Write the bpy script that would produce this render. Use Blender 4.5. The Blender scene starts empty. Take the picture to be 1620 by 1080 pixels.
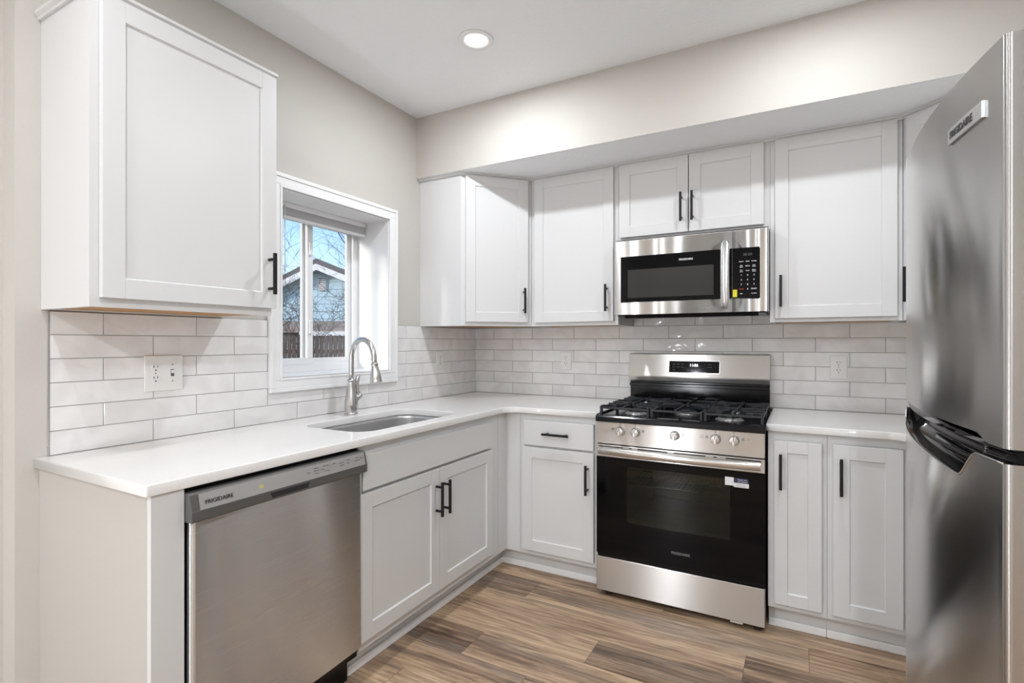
import bpy, bmesh, math, random
from mathutils import Vector, Matrix
PI = math.pi
C = bpy.context.scene.collection
S = bpy.context.scene

# ---------------------------------------------------------------- camera, world, lights, exposure
YAW = 0.493667
cam_d = bpy.data.cameras.new('camera'); cam = bpy.data.objects.new('camera', cam_d); C.objects.link(cam)
cam.location = (2.03644, -3.08878, 1.24912)
cam.rotation_euler = (PI/2, 0, YAW)
cam_d.sensor_width = 36; cam_d.lens = 815.779/1620*36
cam_d.shift_x = (810-824.226)/1620; cam_d.shift_y = (541.788-540)/1620
cam_d.clip_start = .02; cam_d.clip_end = 300
S.camera = cam
S.view_settings.view_transform = 'Standard'; S.view_settings.look = 'None'
S.view_settings.gamma = 1; S.view_settings.use_curve_mapping = False
S.view_settings.exposure = 1.30

W = bpy.data.worlds.new('sky'); S.world = W; W.use_nodes = True
wn = W.node_tree.nodes; wl = W.node_tree.links
bg = wn['Background']
sky = wn.new('ShaderNodeTexSky'); sky.sky_type = 'NISHITA'; sky.sun_disc = False
sky.sun_elevation = math.radians(40); sky.sun_rotation = math.radians(121); sky.air_density = 1.0; sky.dust_density = 0.3; sky.ozone_density = 3.0
wl.new(sky.outputs[0], bg.inputs[0]); bg.inputs[1].default_value = 0.095

sun_d = bpy.data.lights.new('sun', 'SUN'); sun = bpy.data.objects.new('sun', sun_d); C.objects.link(sun)
sun_d.energy = 1.35; sun_d.angle = math.radians(12); sun_d.color = (1, .95, .88)
sun.rotation_euler = Vector((.36, .81, -.28)).to_track_quat('-Z', 'Y').to_euler()

LAMP_W = [4.6, 3.6, 2.8, 4.6, 6.5, 15.0]
LAMP_C = (.93, .975, 1.03)
FILL_GLOBE_E = 52.0  # glow of the added fill globe behind the camera
CEIL = 2.604
LIGHTS = [(.765, -1.15), (2.12, -1.15), (.765, -2.78), (2.285, -2.78), (.765, -4.4), (2.285, -4.4)]  # last two are unseen fill lamps added at the rear

# ---------------------------------------------------------------- helpers
class MB:
    def __init__(s): s.v = []; s.f = []; s.m = []; s.sm = []
    def add(s, vs, fs, mi=0, smooth=False):
        o = len(s.v); s.v += [tuple(v) for v in vs]
        for f in fs: s.f.append([o+i for i in f]); s.m.append(mi); s.sm.append(smooth)
    def box(s, x0, x1, y0, y1, z0, z1, mi=0):
        s.add([(x0,y0,z0),(x1,y0,z0),(x1,y1,z0),(x0,y1,z0),(x0,y0,z1),(x1,y0,z1),(x1,y1,z1),(x0,y1,z1)],
              [(3,2,1,0),(4,5,6,7),(0,1,5,4),(1,2,6,5),(2,3,7,6),(3,0,4,7)], mi)
        return s
    def prism(s, poly, h0, h1, axis='z', mi=0):
        # poly: counter-clockwise 2D outline; axis z: (x,y); axis x: (y,z); axis y: (x,z)
        n = len(poly)
        def p(a, h):
            return (a[0], a[1], h) if axis == 'z' else ((h, a[0], a[1]) if axis == 'x' else (a[0], h, a[1]))
        vs = [p(a, h0) for a in poly]+[p(a, h1) for a in poly]
        fs = [list(range(n))[::-1], list(range(n, 2*n))]+[(i, (i+1) % n, n+(i+1) % n, n+i) for i in range(n)]
        s.add(vs, fs, mi); return s
    def tube(s, pts, r, seg=10, mi=0, cap=True, closed=False):
        pts = [Vector(p) for p in pts]; n = len(pts)
        rs = r if isinstance(r, (list, tuple)) else [r]*n
        vs = []; u = None
        for i, p in enumerate(pts):
            if closed: t = pts[(i+1) % n]-pts[i-1]
            else: t = pts[min(i+1, n-1)]-pts[max(i-1, 0)]
            t.normalize()
            if u is None:
                a = Vector((0,0,1)) if abs(t.z) < .9 else Vector((1,0,0)); u = t.cross(a).normalized()
            else:
                u = (u-t*u.dot(t)).normalized()
            w = t.cross(u)
            for k in range(seg):
                a = 2*PI*k/seg; vs.append(p+(u*math.cos(a)+w*math.sin(a))*rs[i])
        fs = []
        for i in range(n if closed else n-1):
            j = (i+1) % n
            for k in range(seg):
                k2 = (k+1) % seg; fs.append((i*seg+k, i*seg+k2, j*seg+k2, j*seg+k))
        s.add(vs, fs, mi, True)
        if cap and not closed:
            o = len(s.v)-len(vs)
            s.f.append([o+k for k in range(seg)][::-1]); s.m.append(mi); s.sm.append(False)
            s.f.append([o+(n-1)*seg+k for k in range(seg)]); s.m.append(mi); s.sm.append(False)
        return s
    def lathe(s, prof, c=(0,0,0), seg=24, axis='z', mi=0, smooth=True):
        # prof: (radius, height) pairs
        vs = []; n = len(prof)
        for r, h in prof:
            for k in range(seg):
                a = 2*PI*k/seg; x, y = r*math.cos(a), r*math.sin(a)
                if axis == 'z': q = (x, y, h)
                elif axis == 'y': q = (x, h, -y)
                else: q = (h, x, y)
                vs.append((q[0]+c[0], q[1]+c[1], q[2]+c[2]))
        fs = []
        for i in range(n-1):
            for k in range(seg):
                k2 = (k+1) % seg; fs.append((i*seg+k, i*seg+k2, (i+1)*seg+k2, (i+1)*seg+k))
        s.add(vs, fs, mi, smooth)
        o = len(s.v)-len(vs)
        if prof[0][0] > 1e-5: s.f.append([o+k for k in range(seg)][::-1]); s.m.append(mi); s.sm.append(False)
        if prof[-1][0] > 1e-5: s.f.append([o+(n-1)*seg+k for k in range(seg)]); s.m.append(mi); s.sm.append(False)
        return s
    def build(s, name, mat, parent=None, bevel=0, seg=2):
        me = bpy.data.meshes.new(name); me.from_pydata(s.v, [], s.f)
        for m in (mat if isinstance(mat, (list, tuple)) else [mat]): me.materials.append(m)
        for p, mi, sm in zip(me.polygons, s.m, s.sm): p.material_index = mi; p.use_smooth = sm
        bm = bmesh.new(); bm.from_mesh(me); bmesh.ops.recalc_face_normals(bm, faces=bm.faces); bm.to_mesh(me); bm.free()
        me.update()
        o = bpy.data.objects.new(name, me); C.objects.link(o)
        if parent: o.parent = parent
        if bevel:
            b = o.modifiers.new('bevel', 'BEVEL'); b.width = bevel; b.segments = seg; b.limit_method = 'ANGLE'; b.angle_limit = math.radians(40)
            b.harden_normals = False
        return o

def tag(o, label=None, cat=None, group=None, kind=None):
    if label: o['label'] = label
    if cat: o['category'] = cat
    if group: o['group'] = group
    if kind: o['kind'] = kind
    return o
def thing(name, label, cat, loc=(0,0,0), rz=0, group=None):
    o = bpy.data.objects.new(name, None); C.objects.link(o); o.empty_display_size = .1
    o.location = loc; o.rotation_euler = (0, 0, rz)
    return tag(o, label, cat, group)
def copy_tree(o, parent=None):
    c = o.copy(); C.objects.link(c)
    if parent: c.parent = parent
    for ch in [x for x in list(C.objects) if x.parent == o]: copy_tree(ch, c)
    return c
def curve_to_mesh(cu, name, mat, parent):
    tmp = bpy.data.objects.new('tmp', cu); C.objects.link(tmp)
    dg = bpy.context.evaluated_depsgraph_get(); dg.update()
    me = bpy.data.meshes.new_from_object(tmp.evaluated_get(dg))
    bpy.data.objects.remove(tmp)
    me.materials.clear(); me.materials.append(mat)
    o = bpy.data.objects.new(name, me); C.objects.link(o)
    if parent: o.parent = parent
    return o
def text(s, size, mat, parent, loc, name='lettering', rx=PI/2, rz=0, sx=1.0, align='LEFT', ext=.0003, off=0.0, spacing=1.0):
    # stands upright and faces -y of its parent
    cu = bpy.data.curves.new(name, 'FONT'); cu.body = s; cu.size = size; cu.extrude = ext; cu.align_x = align
    cu.resolution_u = 3; cu.offset = off; cu.space_character = spacing
    o = curve_to_mesh(cu, name, mat, parent)
    M = Matrix.Rotation(rz, 4, 'Z') @ Matrix.Rotation(rx, 4, 'X') @ Matrix.Diagonal((sx, 1, 1, 1))
    o.data.transform(M); o.location = loc
    return o
def texts(items, size, mat, parent, y, name, **k):
    # several short legends in one mesh: items (string, x, z, size or None)
    me_v = []; me_f = []
    for it in items:
        o = text(it[0], it[3] if len(it) > 3 else size, mat, parent, (0,0,0), align='CENTER', **k)
        b = len(me_v)
        me_v += [(v.co.x+it[1], v.co.y+y, v.co.z+it[2]) for v in o.data.vertices]
        me_f += [[b+i for i in p.vertices] for p in o.data.polygons]
        bpy.data.objects.remove(o)
    me = bpy.data.meshes.new(name); me.from_pydata(me_v, [], me_f); me.materials.append(mat)
    o = bpy.data.objects.new(name, me); C.objects.link(o); o.parent = parent
    return o
def rrect(x0, x1, y0, y1, r, n=6):
    out = []
    for cx, cy, a0 in ((x1-r, y0+r, -PI/2), (x1-r, y1-r, 0), (x0+r, y1-r, PI/2), (x0+r, y0+r, PI)):
        for k in range(n+1):
            a = a0+PI/2*k/n; out.append((cx+r*math.cos(a), cy+r*math.sin(a)))
    return out

# ---------------------------------------------------------------- materials
def newmat(name):
    m = bpy.data.materials.new(name); m.use_nodes = True
    nt = m.node_tree; return m, nt, nt.nodes['Principled BSDF'], nt.nodes, nt.links
def setp(b, **k):
    for a, v in k.items():
        n = a.replace('_', ' ')
        for cand in (n, n.title(), n.capitalize()):
            if cand in b.inputs:
                b.inputs[cand].default_value = v if not isinstance(v, tuple) or len(v) == 4 else (*v, 1); break
def coord(nodes, links, scale=(1,1,1), kind='Object'):
    tc = nodes.new('ShaderNodeTexCoord'); mp = nodes.new('ShaderNodeMapping'); mp.inputs['Scale'].default_value = scale
    links.new(tc.outputs[kind], mp.inputs[0]); return mp.outputs[0]
def plain(name, col, rough=.5, metal=0, bump=0, bscale=200, var=0, **k):
    m, nt, b, N, L = newmat(name)
    setp(b, Base_Color=col, Roughness=rough, Metallic=metal); 
    for a, v in k.items(): setp(b, **{a: v})
    v = coord(N, L)
    if bump:
        n = N.new('ShaderNodeTexNoise'); n.inputs['Scale'].default_value = bscale; n.inputs['Detail'].default_value = 3
        L.new(v, n.inputs['Vector']); bp = N.new('ShaderNodeBump'); bp.inputs['Strength'].default_value = bump; bp.inputs['Distance'].default_value = .002
        L.new(n.outputs[0], bp.inputs['Height']); L.new(bp.outputs[0], b.inputs['Normal'])
    n2 = N.new('ShaderNodeTexNoise'); n2.inputs['Scale'].default_value = 3; L.new(v, n2.inputs['Vector'])
    rp = N.new('ShaderNodeMapRange'); rp.inputs['To Min'].default_value = max(0, rough-.03); rp.inputs['To Max'].default_value = rough+.03
    L.new(n2.outputs[0], rp.inputs[0]); L.new(rp.outputs[0], b.inputs['Roughness'])
    return m
M = {}
M['wall'] = plain('greige_wall_paint', (.575, .545, .505), .75, bump=.25, bscale=140)
M['ceiling'] = plain('ceiling_paint', (.91, .925, .94), .9, bump=.9, bscale=60)
M['soffit_under'] = M['wall']
M['cab'] = plain('white_cabinet_paint', (.695, .695, .692), .33, bump=.04, bscale=90)
M['trim'] = plain('white_trim_paint', (.87, .87, .87), .35)
M['panel'] = plain('greige_end_panel', (.52, .49, .455), .5, bump=.1, bscale=120)
M['black'] = plain('matte_black_metal', (.008, .008, .009), .38, metal=.3)
M['gloss_black'] = plain('gloss_black_glass', (.003, .003, .0035), .06, Specular_IOR_Level=.16)
M['black_enamel'] = plain('black_enamel', (.005, .005, .006), .16, Specular_IOR_Level=.25)
M['iron'] = plain('cast_iron', (.014, .016, .020), .42, bump=.4, bscale=500)
M['dark_plastic'] = plain('dark_grey_plastic', (.10, .095, .09), .4)
M['wood_raw'] = plain('raw_plywood', (.45, .24, .09), .6, bump=.2)
M['outlet'] = plain('white_outlet_plastic', (.80, .79, .77), .3)
M['hole'] = plain('dark_slot', (.02, .02, .02), .7)
M['vinyl'] = plain('white_vinyl', (.82, .83, .84), .3)
M['blind'] = plain('white_blind_slats', (.88, .88, .88), .4)
M['rubber'] = plain('black_rubber', (.02, .02, .02), .7)
M['badge'] = plain('silver_badge', (.62, .62, .62), .3, metal=.8)
M['ink'] = plain('dark_lettering', (.03, .03, .03), .5)
M['white_ink'] = plain('white_lettering', (.75, .75, .75), .5)
M['grey_ink'] = plain('grey_lettering', (.22, .22, .22), .5)
M['faint_ink'] = plain('faint_grey_lettering', (.07, .07, .07), .5)
M['red_ink'] = plain('red_lettering', (.45, .02, .02), .5)
M['yellow'] = plain('yellow_sticker', (.85, .75, .02), .5)
M['yellow_pale'] = plain('yellow_green_mark', (.52, .49, .16), .5)
M['sticker'] = plain('white_sticker', (.8, .8, .8), .4)
M['navy'] = plain('navy_sticker', (.02, .025, .09), .35)
M['mw_window'] = plain('microwave_window_mesh', (.035, .033, .031), .22, Specular_IOR_Level=.25)
M['cavity'] = plain('grey_oven_enamel', (.20, .205, .18), .35)
M['silver'] = plain('silver_plastic', (.58, .57, .56), .28, metal=.7)
M['knob'] = plain('satin_knob_metal', (.70, .69, .67), .25, metal=.9)

def metal(name, col, rough, aniso=0.0, rot=0.0, grain=(1,1,60), strength=.03):
    m, nt, b, N, L = newmat(name)
    setp(b, Base_Color=col, Metallic=1.0, Roughness=rough)
    v = coord(N, L, grain)
    n = N.new('ShaderNodeTexNoise'); n.inputs['Scale'].default_value = 12; n.inputs['Detail'].default_value = 4; L.new(v, n.inputs['Vector'])
    rp = N.new('ShaderNodeMapRange'); rp.inputs['To Min'].default_value = rough-.012; rp.inputs['To Max'].default_value = rough+.012
    L.new(n.outputs[0], rp.inputs[0]); L.new(rp.outputs[0], b.inputs['Roughness'])
    bp = N.new('ShaderNodeBump'); bp.inputs['Strength'].default_value = strength; bp.inputs['Distance'].default_value = .001
    if strength: L.new(n.outputs[0], bp.inputs['Height']); L.new(bp.outputs[0], b.inputs['Normal'])
    if aniso:
        b.inputs['Anisotropic'].default_value = aniso; b.inputs['Anisotropic Rotation'].default_value = rot
        # grain runs level round the object: tangent = normal x up
        ge = N.new('ShaderNodeNewGeometry'); cr = N.new('ShaderNodeVectorMath'); cr.operation = 'CROSS_PRODUCT'; cr.inputs[1].default_value = (0, 0, 1)
        L.new(ge.outputs['Normal'], cr.inputs[0]); L.new(cr.outputs[0], b.inputs['Tangent'])
    return m
M['steel'] = metal('brushed_stainless_steel', (.63, .615, .595), .28, 1.0, .25, (.12, .12, 60), 0)
M['steel_cool'] = metal('brushed_cool_steel', (.70, .715, .73), .27, 1.0, .25, (.12, .12, 60), 0)
M['fridge_steel'] = metal('brushed_fridge_steel', (.50, .49, .48), .19, 1.0, .25, (.12, .12, 60), 0)
M['steel_side'] = metal('fridge_side_steel', (.50, .47, .42), .35)
M['sink_steel'] = metal('satin_sink_steel', (.70, .70, .70), .34, strength=0)
M['nickel'] = metal('brushed_nickel', (.62, .61, .60), .24)
M['bright_steel'] = metal('polished_steel', (.72, .71, .70), .15)

# glazed wavy tiles
def tile_mat():
    m, nt, b, N, L = newmat('glazed_white_tile')
    v = coord(N, L, (1, 1, 1)); at = N.new('ShaderNodeAttribute'); at.attribute_name = 'tone'
    ad = N.new('ShaderNodeVectorMath'); ad.operation = 'MULTIPLY_ADD'
    cb = N.new('ShaderNodeCombineXYZ')
    for i in range(3): L.new(at.outputs['Fac'], cb.inputs[i])
    ad.inputs[1].default_value = (37, 23, 51); L.new(cb.outputs[0], ad.inputs[0]); L.new(v, ad.inputs[2])
    ns = N.new('ShaderNodeTexNoise'); ns.inputs['Scale'].default_value = 5; ns.inputs['Detail'].default_value = 2; ns.inputs['Distortion'].default_value = 1.2
    L.new(ad.outputs[0], ns.inputs['Vector'])
    cr = N.new('ShaderNodeValToRGB'); cr.color_ramp.elements[0].position = .35; cr.color_ramp.elements[0].color = (.75, .735, .73, 1)
    cr.color_ramp.elements[1].position = .6; cr.color_ramp.elements[1].color = (.83, .82, .81, 1)
    L.new(ns.outputs[0], cr.inputs[0]); L.new(cr.outputs[0], b.inputs['Base Color'])
    n2 = N.new('ShaderNodeTexNoise'); n2.inputs['Scale'].default_value = 9; n2.inputs['Detail'].default_value = 1.5; n2.inputs['Distortion'].default_value = .8
    L.new(ad.outputs[0], n2.inputs['Vector'])
    bp = N.new('ShaderNodeBump'); bp.inputs['Strength'].default_value = .55; bp.inputs['Distance'].default_value = .012
    L.new(n2.outputs[0], bp.inputs['Height']); L.new(bp.outputs[0], b.inputs['Normal'])
    setp(b, Roughness=.1); return m
M['tile'] = tile_mat()
M['grout'] = plain('grey_grout', (.36, .35, .34), .9)

def quartz():
    m, nt, b, N, L = newmat('white_quartz')
    v = coord(N, L); ns = N.new('ShaderNodeTexNoise'); ns.inputs['Scale'].default_value = 260; ns.inputs['Detail'].default_value = 2; L.new(v, ns.inputs['Vector'])
    cr = N.new('ShaderNodeValToRGB'); cr.color_ramp.elements[0].position = .3; cr.color_ramp.elements[0].color = (.77, .755, .735, 1)
    cr.color_ramp.elements[1].position = .45; cr.color_ramp.elements[1].color = (.82, .81, .795, 1)
    L.new(ns.outputs[0], cr.inputs[0]); L.new(cr.outputs[0], b.inputs['Base Color']); setp(b, Roughness=.12); return m
M['quartz'] = quartz()

def floor_mat():
    m, nt, b, N, L = newmat('vinyl_wood_planks')
    at = N.new('ShaderNodeAttribute'); at.attribute_name = 'tone'
    tc = N.new('ShaderNodeTexCoord')
    cb = N.new('ShaderNodeCombineXYZ')
    for i in range(3): L.new(at.outputs['Fac'], cb.inputs[i])
    ad = N.new('ShaderNodeVectorMath'); ad.operation = 'MULTIPLY_ADD'; ad.inputs[1].default_value = (71, 43, 19)
    L.new(cb.outputs[0], ad.inputs[0]); L.new(tc.outputs['Object'], ad.inputs[2])
    def noise(sc, s, d, dist=0, rough=.5):
        mp = N.new('ShaderNodeMapping'); mp.inputs['Scale'].default_value = sc; L.new(ad.outputs[0], mp.inputs[0])
        n = N.new('ShaderNodeTexNoise'); n.inputs['Scale'].default_value = s; n.inputs['Detail'].default_value = d
        n.inputs['Distortion'].default_value = dist; n.inputs['Roughness'].default_value = rough; L.new(mp.outputs[0], n.inputs['Vector']); return n
    broad = noise((.55, 6, 1), 1.6, 3, .4)          # wide streaks along the board
    grain = noise((1.0, 10, 1), 2.4, 8, 1.4, .66)       # fine grain
    fine = noise((3, 75, 1), 3.0, 5, .3, .6)
    mp = N.new('ShaderNodeMapping'); mp.inputs['Scale'].default_value = (.38, 4.0, 1); L.new(ad.outputs[0], mp.inputs[0])
    wv = N.new('ShaderNodeTexWave'); wv.wave_type = 'BANDS'; wv.bands_direction = 'Y'; wv.inputs['Scale'].default_value = 3.2
    wv.inputs['Distortion'].default_value = 13; wv.inputs['Detail'].default_value = 2; wv.inputs['Detail Scale'].default_value = .8; L.new(mp.outputs[0], wv.inputs['Vector'])
    c1 = N.new('ShaderNodeValToRGB'); e = c1.color_ramp.elements
    e[0].position = .28; e[0].color = (.085, .052, .036, 1); e[1].position = .72; e[1].color = (.62, .44, .29, 1)
    e2 = c1.color_ramp.elements.new(.44); e2.color = (.23, .15, .10, 1); e3 = c1.color_ramp.elements.new(.56); e3.color = (.41, .28, .18, 1)
    sm = N.new('ShaderNodeMath'); sm.operation = 'MULTIPLY_ADD'; sm.inputs[1].default_value = .55
    L.new(grain.outputs[0], sm.inputs[0])
    sb = N.new('ShaderNodeMath'); sb.operation = 'MULTIPLY'; sb.inputs[1].default_value = .45; L.new(broad.outputs[0], sb.inputs[0]); L.new(sb.outputs[0], sm.inputs[2])
    sw = N.new('ShaderNodeMath'); sw.operation = 'MULTIPLY_ADD'; sw.inputs[1].default_value = .06; L.new(wv.outputs['Fac'], sw.inputs[0])
    of = N.new('ShaderNodeMath'); of.operation = 'ADD'; of.inputs[1].default_value = -.02; L.new(sm.outputs[0], of.inputs[0]); L.new(of.outputs[0], sw.inputs[2])
    tn = N.new('ShaderNodeMapRange'); tn.inputs['To Min'].default_value = -.09; tn.inputs['To Max'].default_value = .09; L.new(at.outputs['Fac'], tn.inputs[0])
    s2 = N.new('ShaderNodeMath'); s2.operation = 'ADD'; L.new(sw.outputs[0], s2.inputs[0]); L.new(tn.outputs[0], s2.inputs[1])
    ct = N.new('ShaderNodeMath'); ct.operation = 'MULTIPLY_ADD'; ct.inputs[1].default_value = 1.45; ct.inputs[2].default_value = -.225
    L.new(s2.outputs[0], ct.inputs[0]); L.new(ct.outputs[0], c1.inputs[0])
    # a cooler, greyer cast on some streaks
    mx = N.new('ShaderNodeMix'); mx.data_type = 'RGBA'; mx.inputs['B'].default_value = (.27, .235, .205, 1)
    gr = N.new('ShaderNodeMapRange'); gr.inputs['From Min'].default_value = .5; gr.inputs['From Max'].default_value = .75; gr.inputs['To Max'].default_value = .45
    nb = noise((.4, 4, 1), 2.3, 2, .2); L.new(nb.outputs[0], gr.inputs[0]); L.new(gr.outputs[0], mx.inputs['Factor']); L.new(c1.outputs[0], mx.inputs['A'])
    mf = N.new('ShaderNodeMix'); mf.data_type = 'RGBA'; mf.blend_type = 'MULTIPLY'; mf.inputs['Factor'].default_value = .6
    cf = N.new('ShaderNodeValToRGB'); cf.color_ramp.elements[0].position = .35; cf.color_ramp.elements[0].color = (.55, .52, .5, 1); cf.color_ramp.elements[1].position = .55; cf.color_ramp.elements[1].color = (1, 1, 1, 1)
    L.new(fine.outputs[0], cf.inputs[0]); L.new(mx.outputs['Result'], mf.inputs['A']); L.new(cf.outputs[0], mf.inputs['B'])
    L.new(mf.outputs['Result'], b.inputs['Base Color'])
    bp = N.new('ShaderNodeBump'); bp.inputs['Strength'].default_value = .15; bp.inputs['Distance'].default_value = .001
    L.new(fine.outputs[0], bp.inputs['Height']); L.new(bp.outputs[0], b.inputs['Normal'])
    setp(b, Roughness=.42); return m
M['floor'] = floor_mat()

def glass_mat(name, tint=(1,1,1), trans=.93, rough=0.0):
    m = bpy.data.materials.new(name); m.use_nodes = True; nt = m.node_tree; N = nt.nodes; L = nt.links; N.clear()
    out = N.new('ShaderNodeOutputMaterial'); mix = N.new('ShaderNodeMixShader'); tr = N.new('ShaderNodeBsdfTransparent'); gl = N.new('ShaderNodeBsdfGlossy')
    tr.inputs[0].default_value = (*[t*trans for t in tint], 1); gl.inputs['Roughness'].default_value = rough
    fr = N.new('ShaderNodeFresnel'); fr.inputs[0].default_value = 1.45
    ge = N.new('ShaderNodeNewGeometry'); ff = N.new('ShaderNodeMath'); ff.operation = 'SUBTRACT'; ff.inputs[0].default_value = 1; L.new(ge.outputs['Backfacing'], ff.inputs[1])
    mu = N.new('ShaderNodeMath'); mu.operation = 'MULTIPLY'; L.new(ff.outputs[0], mu.inputs[0]); L.new(fr.outputs[0], mu.inputs[1])   # reflect on the entry face only
    L.new(mu.outputs[0], mix.inputs[0]); L.new(tr.outputs[0], mix.inputs[1]); L.new(gl.outputs[0], mix.inputs[2]); L.new(mix.outputs[0], out.inputs[0]); return m
M['glass'] = glass_mat('window_glass')
M['oven_glass'] = glass_mat('tinted_oven_glass', (.95, 1, .88), .55, .03)
def emit(name, col, st):
    m = bpy.data.materials.new(name); m.use_nodes = True; b = m.node_tree.nodes['Principled BSDF']
    setp(b, Base_Color=(0, 0, 0)); b.inputs['Emission Color'].default_value = (*col, 1); b.inputs['Emission Strength'].default_value = st; return m
M['lens'] = emit('lit_lamp_lens', (1, .97, .93), 6)
M['globe'] = emit('fill_globe_glow', LAMP_C, FILL_GLOBE_E)
M['digits'] = emit('lit_clock_digits', (.9, .95, 1), 2.0)

# ================================================================= LARGE STRUCTURE
XR, YF, TH = 3.05, -5.6, .15
YE = -2.457        # outer corner where the window wall steps back
STEP = -.084
# floor: planks laid along x
def make_floor():
    rnd = random.Random(4)
    vs = []; fs = []; tones = []
    w = .176; y0 = -.675; L_ = 1.22
    given = {0: (.853, .80), 1: (.632, .50), 2: (1.30, .72), 3: (.84, .42)}
    tone_fix = {(0, .853): .78, (1, .632): .7, (1, 1.852): .12, (2, 1.30): .38, (2, .08): .72, (3, .84): .62, (3, -.38): .25}
    for r in range(-5, 29):
        ya = y0-w*r; yb = ya-w
        if ya <= YF-.1: break
        ya = min(ya, 0.0)
        if yb >= ya: continue
        st = given[r][0] if r in given else rnd.uniform(0, L_)
        x = st
        while x > -.25: x -= L_
        while x < XR:
            a, b = max(x, -.25), min(x+L_, XR+.01)
            t = rnd.random()
            for (rr, xx), tt in tone_fix.items():
                if rr == r and abs(xx-x) < .02: t = tt
            g = .0006; k = len(vs)
            vs += [(a+g, ya-g, 0), (b-g, ya-g, 0), (b-g, yb+g, 0), (a+g, yb+g, 0)]; fs.append((k+3, k+2, k+1, k)); tones.append(t)
            x += L_
    k = len(vs); vs += [(-.3, YF-.1, -.0015), (XR+.05, YF-.1, -.0015), (XR+.05, .05, -.0015), (-.3, .05, -.0015)]; fs.append((k, k+1, k+2, k+3)); tones.append(0.0)
    k = len(vs); vs += [(-.3, YF-.1, -.1), (XR+.05, YF-.1, -.1), (XR+.05, .05, -.1), (-.3, .05, -.1)]; fs.append((k+3, k+2, k+1, k)); tones.append(0.0)
    me = bpy.data.meshes.new('floor'); me.from_pydata(vs, [], fs)
    me.materials.append(M['floor']); me.materials.append(M['grout_dark'])
    a = me.attributes.new('tone', 'FLOAT', 'FACE')
    for i, t in enumerate(tones): a.data[i].value = t
    me.polygons[-1].material_index = 1; me.polygons[-2].material_index = 1
    o = bpy.data.objects.new('floor', me); C.objects.link(o); o['kind'] = 'structure'
M['grout_dark'] = plain('plank_joint', (.07, .05, .04), .8)
make_floor()
def struct(name, mb, mat, **k):
    o = mb.build(name, mat, **k); o['kind'] = 'structure'; return o
struct('ceiling', MB().box(-.3, XR+TH, YF-TH, TH, CEIL, CEIL+.1), M['ceiling'])
struct('wall_back', MB().box(-.3, XR+TH, 0, TH, -.1, CEIL), M['wall'])
struct('wall_right', MB().box(XR, XR+TH, YF-TH, 0, -.1, CEIL), M['wall'])
struct('wall_front', MB().box(-.3, XR, YF-TH, YF, -.1, CEIL), M['wall'])
WY0, WY1, WZ0, WZ1 = -1.572, -.893, 1.094, 1.937
m = MB(); T = -.30
m.box(T, 0, YE, WY0, -.1, CEIL); m.box(T, 0, WY1, 0, -.1, CEIL); m.box(T, 0, WY0, WY1, -.1, WZ0); m.box(T, 0, WY0, WY1, WZ1, CEIL)
m.box(T, STEP, YF, YE, -.1, CEIL)
struct('wall_left', m, M['wall'])
SY, SZ = -.641, 2.2415
m = MB().box(0, XR, SY, 0, SZ, CEIL); m.m[0] = 1      # underside is painted like the ceiling
struct('wall_soffit', m, [M['wall'], M['ceiling']])
struct('baseboard_right', MB().box(XR-.014, XR, YF, -2.2, 0, .10), M['trim'], bevel=.003)
struct('baseboard_front', MB().box(STEP, XR-.014, YF, YF+.014, 0, .10), M['trim'], bevel=.003)

# ---- window_1: casing, jamb lining, frame, two sashes, panes
win = bpy.data.objects.new('window_1', None); C.objects.link(win); win['kind'] = 'structure'; win.location = (0, (WY0+WY1)/2, WZ0)
oy, oz = (WY0+WY1)/2, WZ0
def wb(mb, name, mat, parent, **k):
    mb.v = [(x, y-oy, z-oz) for x, y, z in mb.v]; return mb.build(name, mat, parent, **k)
def ring(mb, x0, x1, ya, yb, za, zb, t, tb=None, mi=0):
    # picture-frame in a plane of constant x: outer ya..yb, za..zb, member width t
    tb = t if tb is None else tb
    mb.box(x0, x1, ya, yb, za, za+tb, mi); mb.box(x0, x1, ya, yb, zb-t, zb, mi)
    mb.box(x0, x1, ya, ya+t, za+tb, zb-t, mi); mb.box(x0, x1, yb-t, yb, za+tb, zb-t, mi)
m = MB(); cw = .065
ring(m, 0, .019, WY0-cw+.0175, WY1+cw-.0175, WZ0-cw+.0175, WZ1+cw-.0175, cw-.0175-.0135)
ring(m, 0, .024, WY0-cw, WY1+cw, WZ0-cw, WZ1+cw, .018)
ring(m, 0, .022, WY0-.014, WY1+.014, WZ0-.014, WZ1+.014, .012)
wb(m, 'casing', M['trim'], win, bevel=.003)
m = MB(); lt = .012; RX = -.225
m.box(RX, .012, WY0, WY1, WZ0, WZ0+.004); m.box(RX, .012, WY0, WY1, WZ1-.004, WZ1)
m.box(RX, .012, WY0, WY0+.004, WZ0+.004, WZ1-.004); m.box(RX, .012, WY1-.004, WY1, WZ0+.004, WZ1-.004)
wb(m, 'jamb_lining', M['trim'], win)
m = MB(); a, b_, c, d = WY0+.004, WY1-.004, WZ0+.004, WZ1-.004
ring(m, -.275, -.222, a, b_, c, d, .034, .045)
frame = wb(m, 'window_frame', M['vinyl'], win, bevel=.002)
ym = (WY0+WY1)/2
m = MB(); ring(m, -.262, -.244, ym-.028, b_-.03, c+.04, d-.03, .030); wb(m, 'sash', M['vinyl'], win, bevel=.002)
m = MB(); ring(m, -.242, -.220, a+.03, ym+.020, c+.038, d-.03, .034); s1 = wb(m, 'sash', M['vinyl'], win, bevel=.002)
for zz in (1.33, 1.74): wb(MB().box(-.219, -.208, ym-.008, ym+.010, zz-.035, zz+.035), 'latch', M['vinyl'], s1, bevel=.004)
wb(MB().box(-.255, -.251, ym, b_-.055, c+.065, d-.055), 'pane', M['glass'], win)
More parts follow.
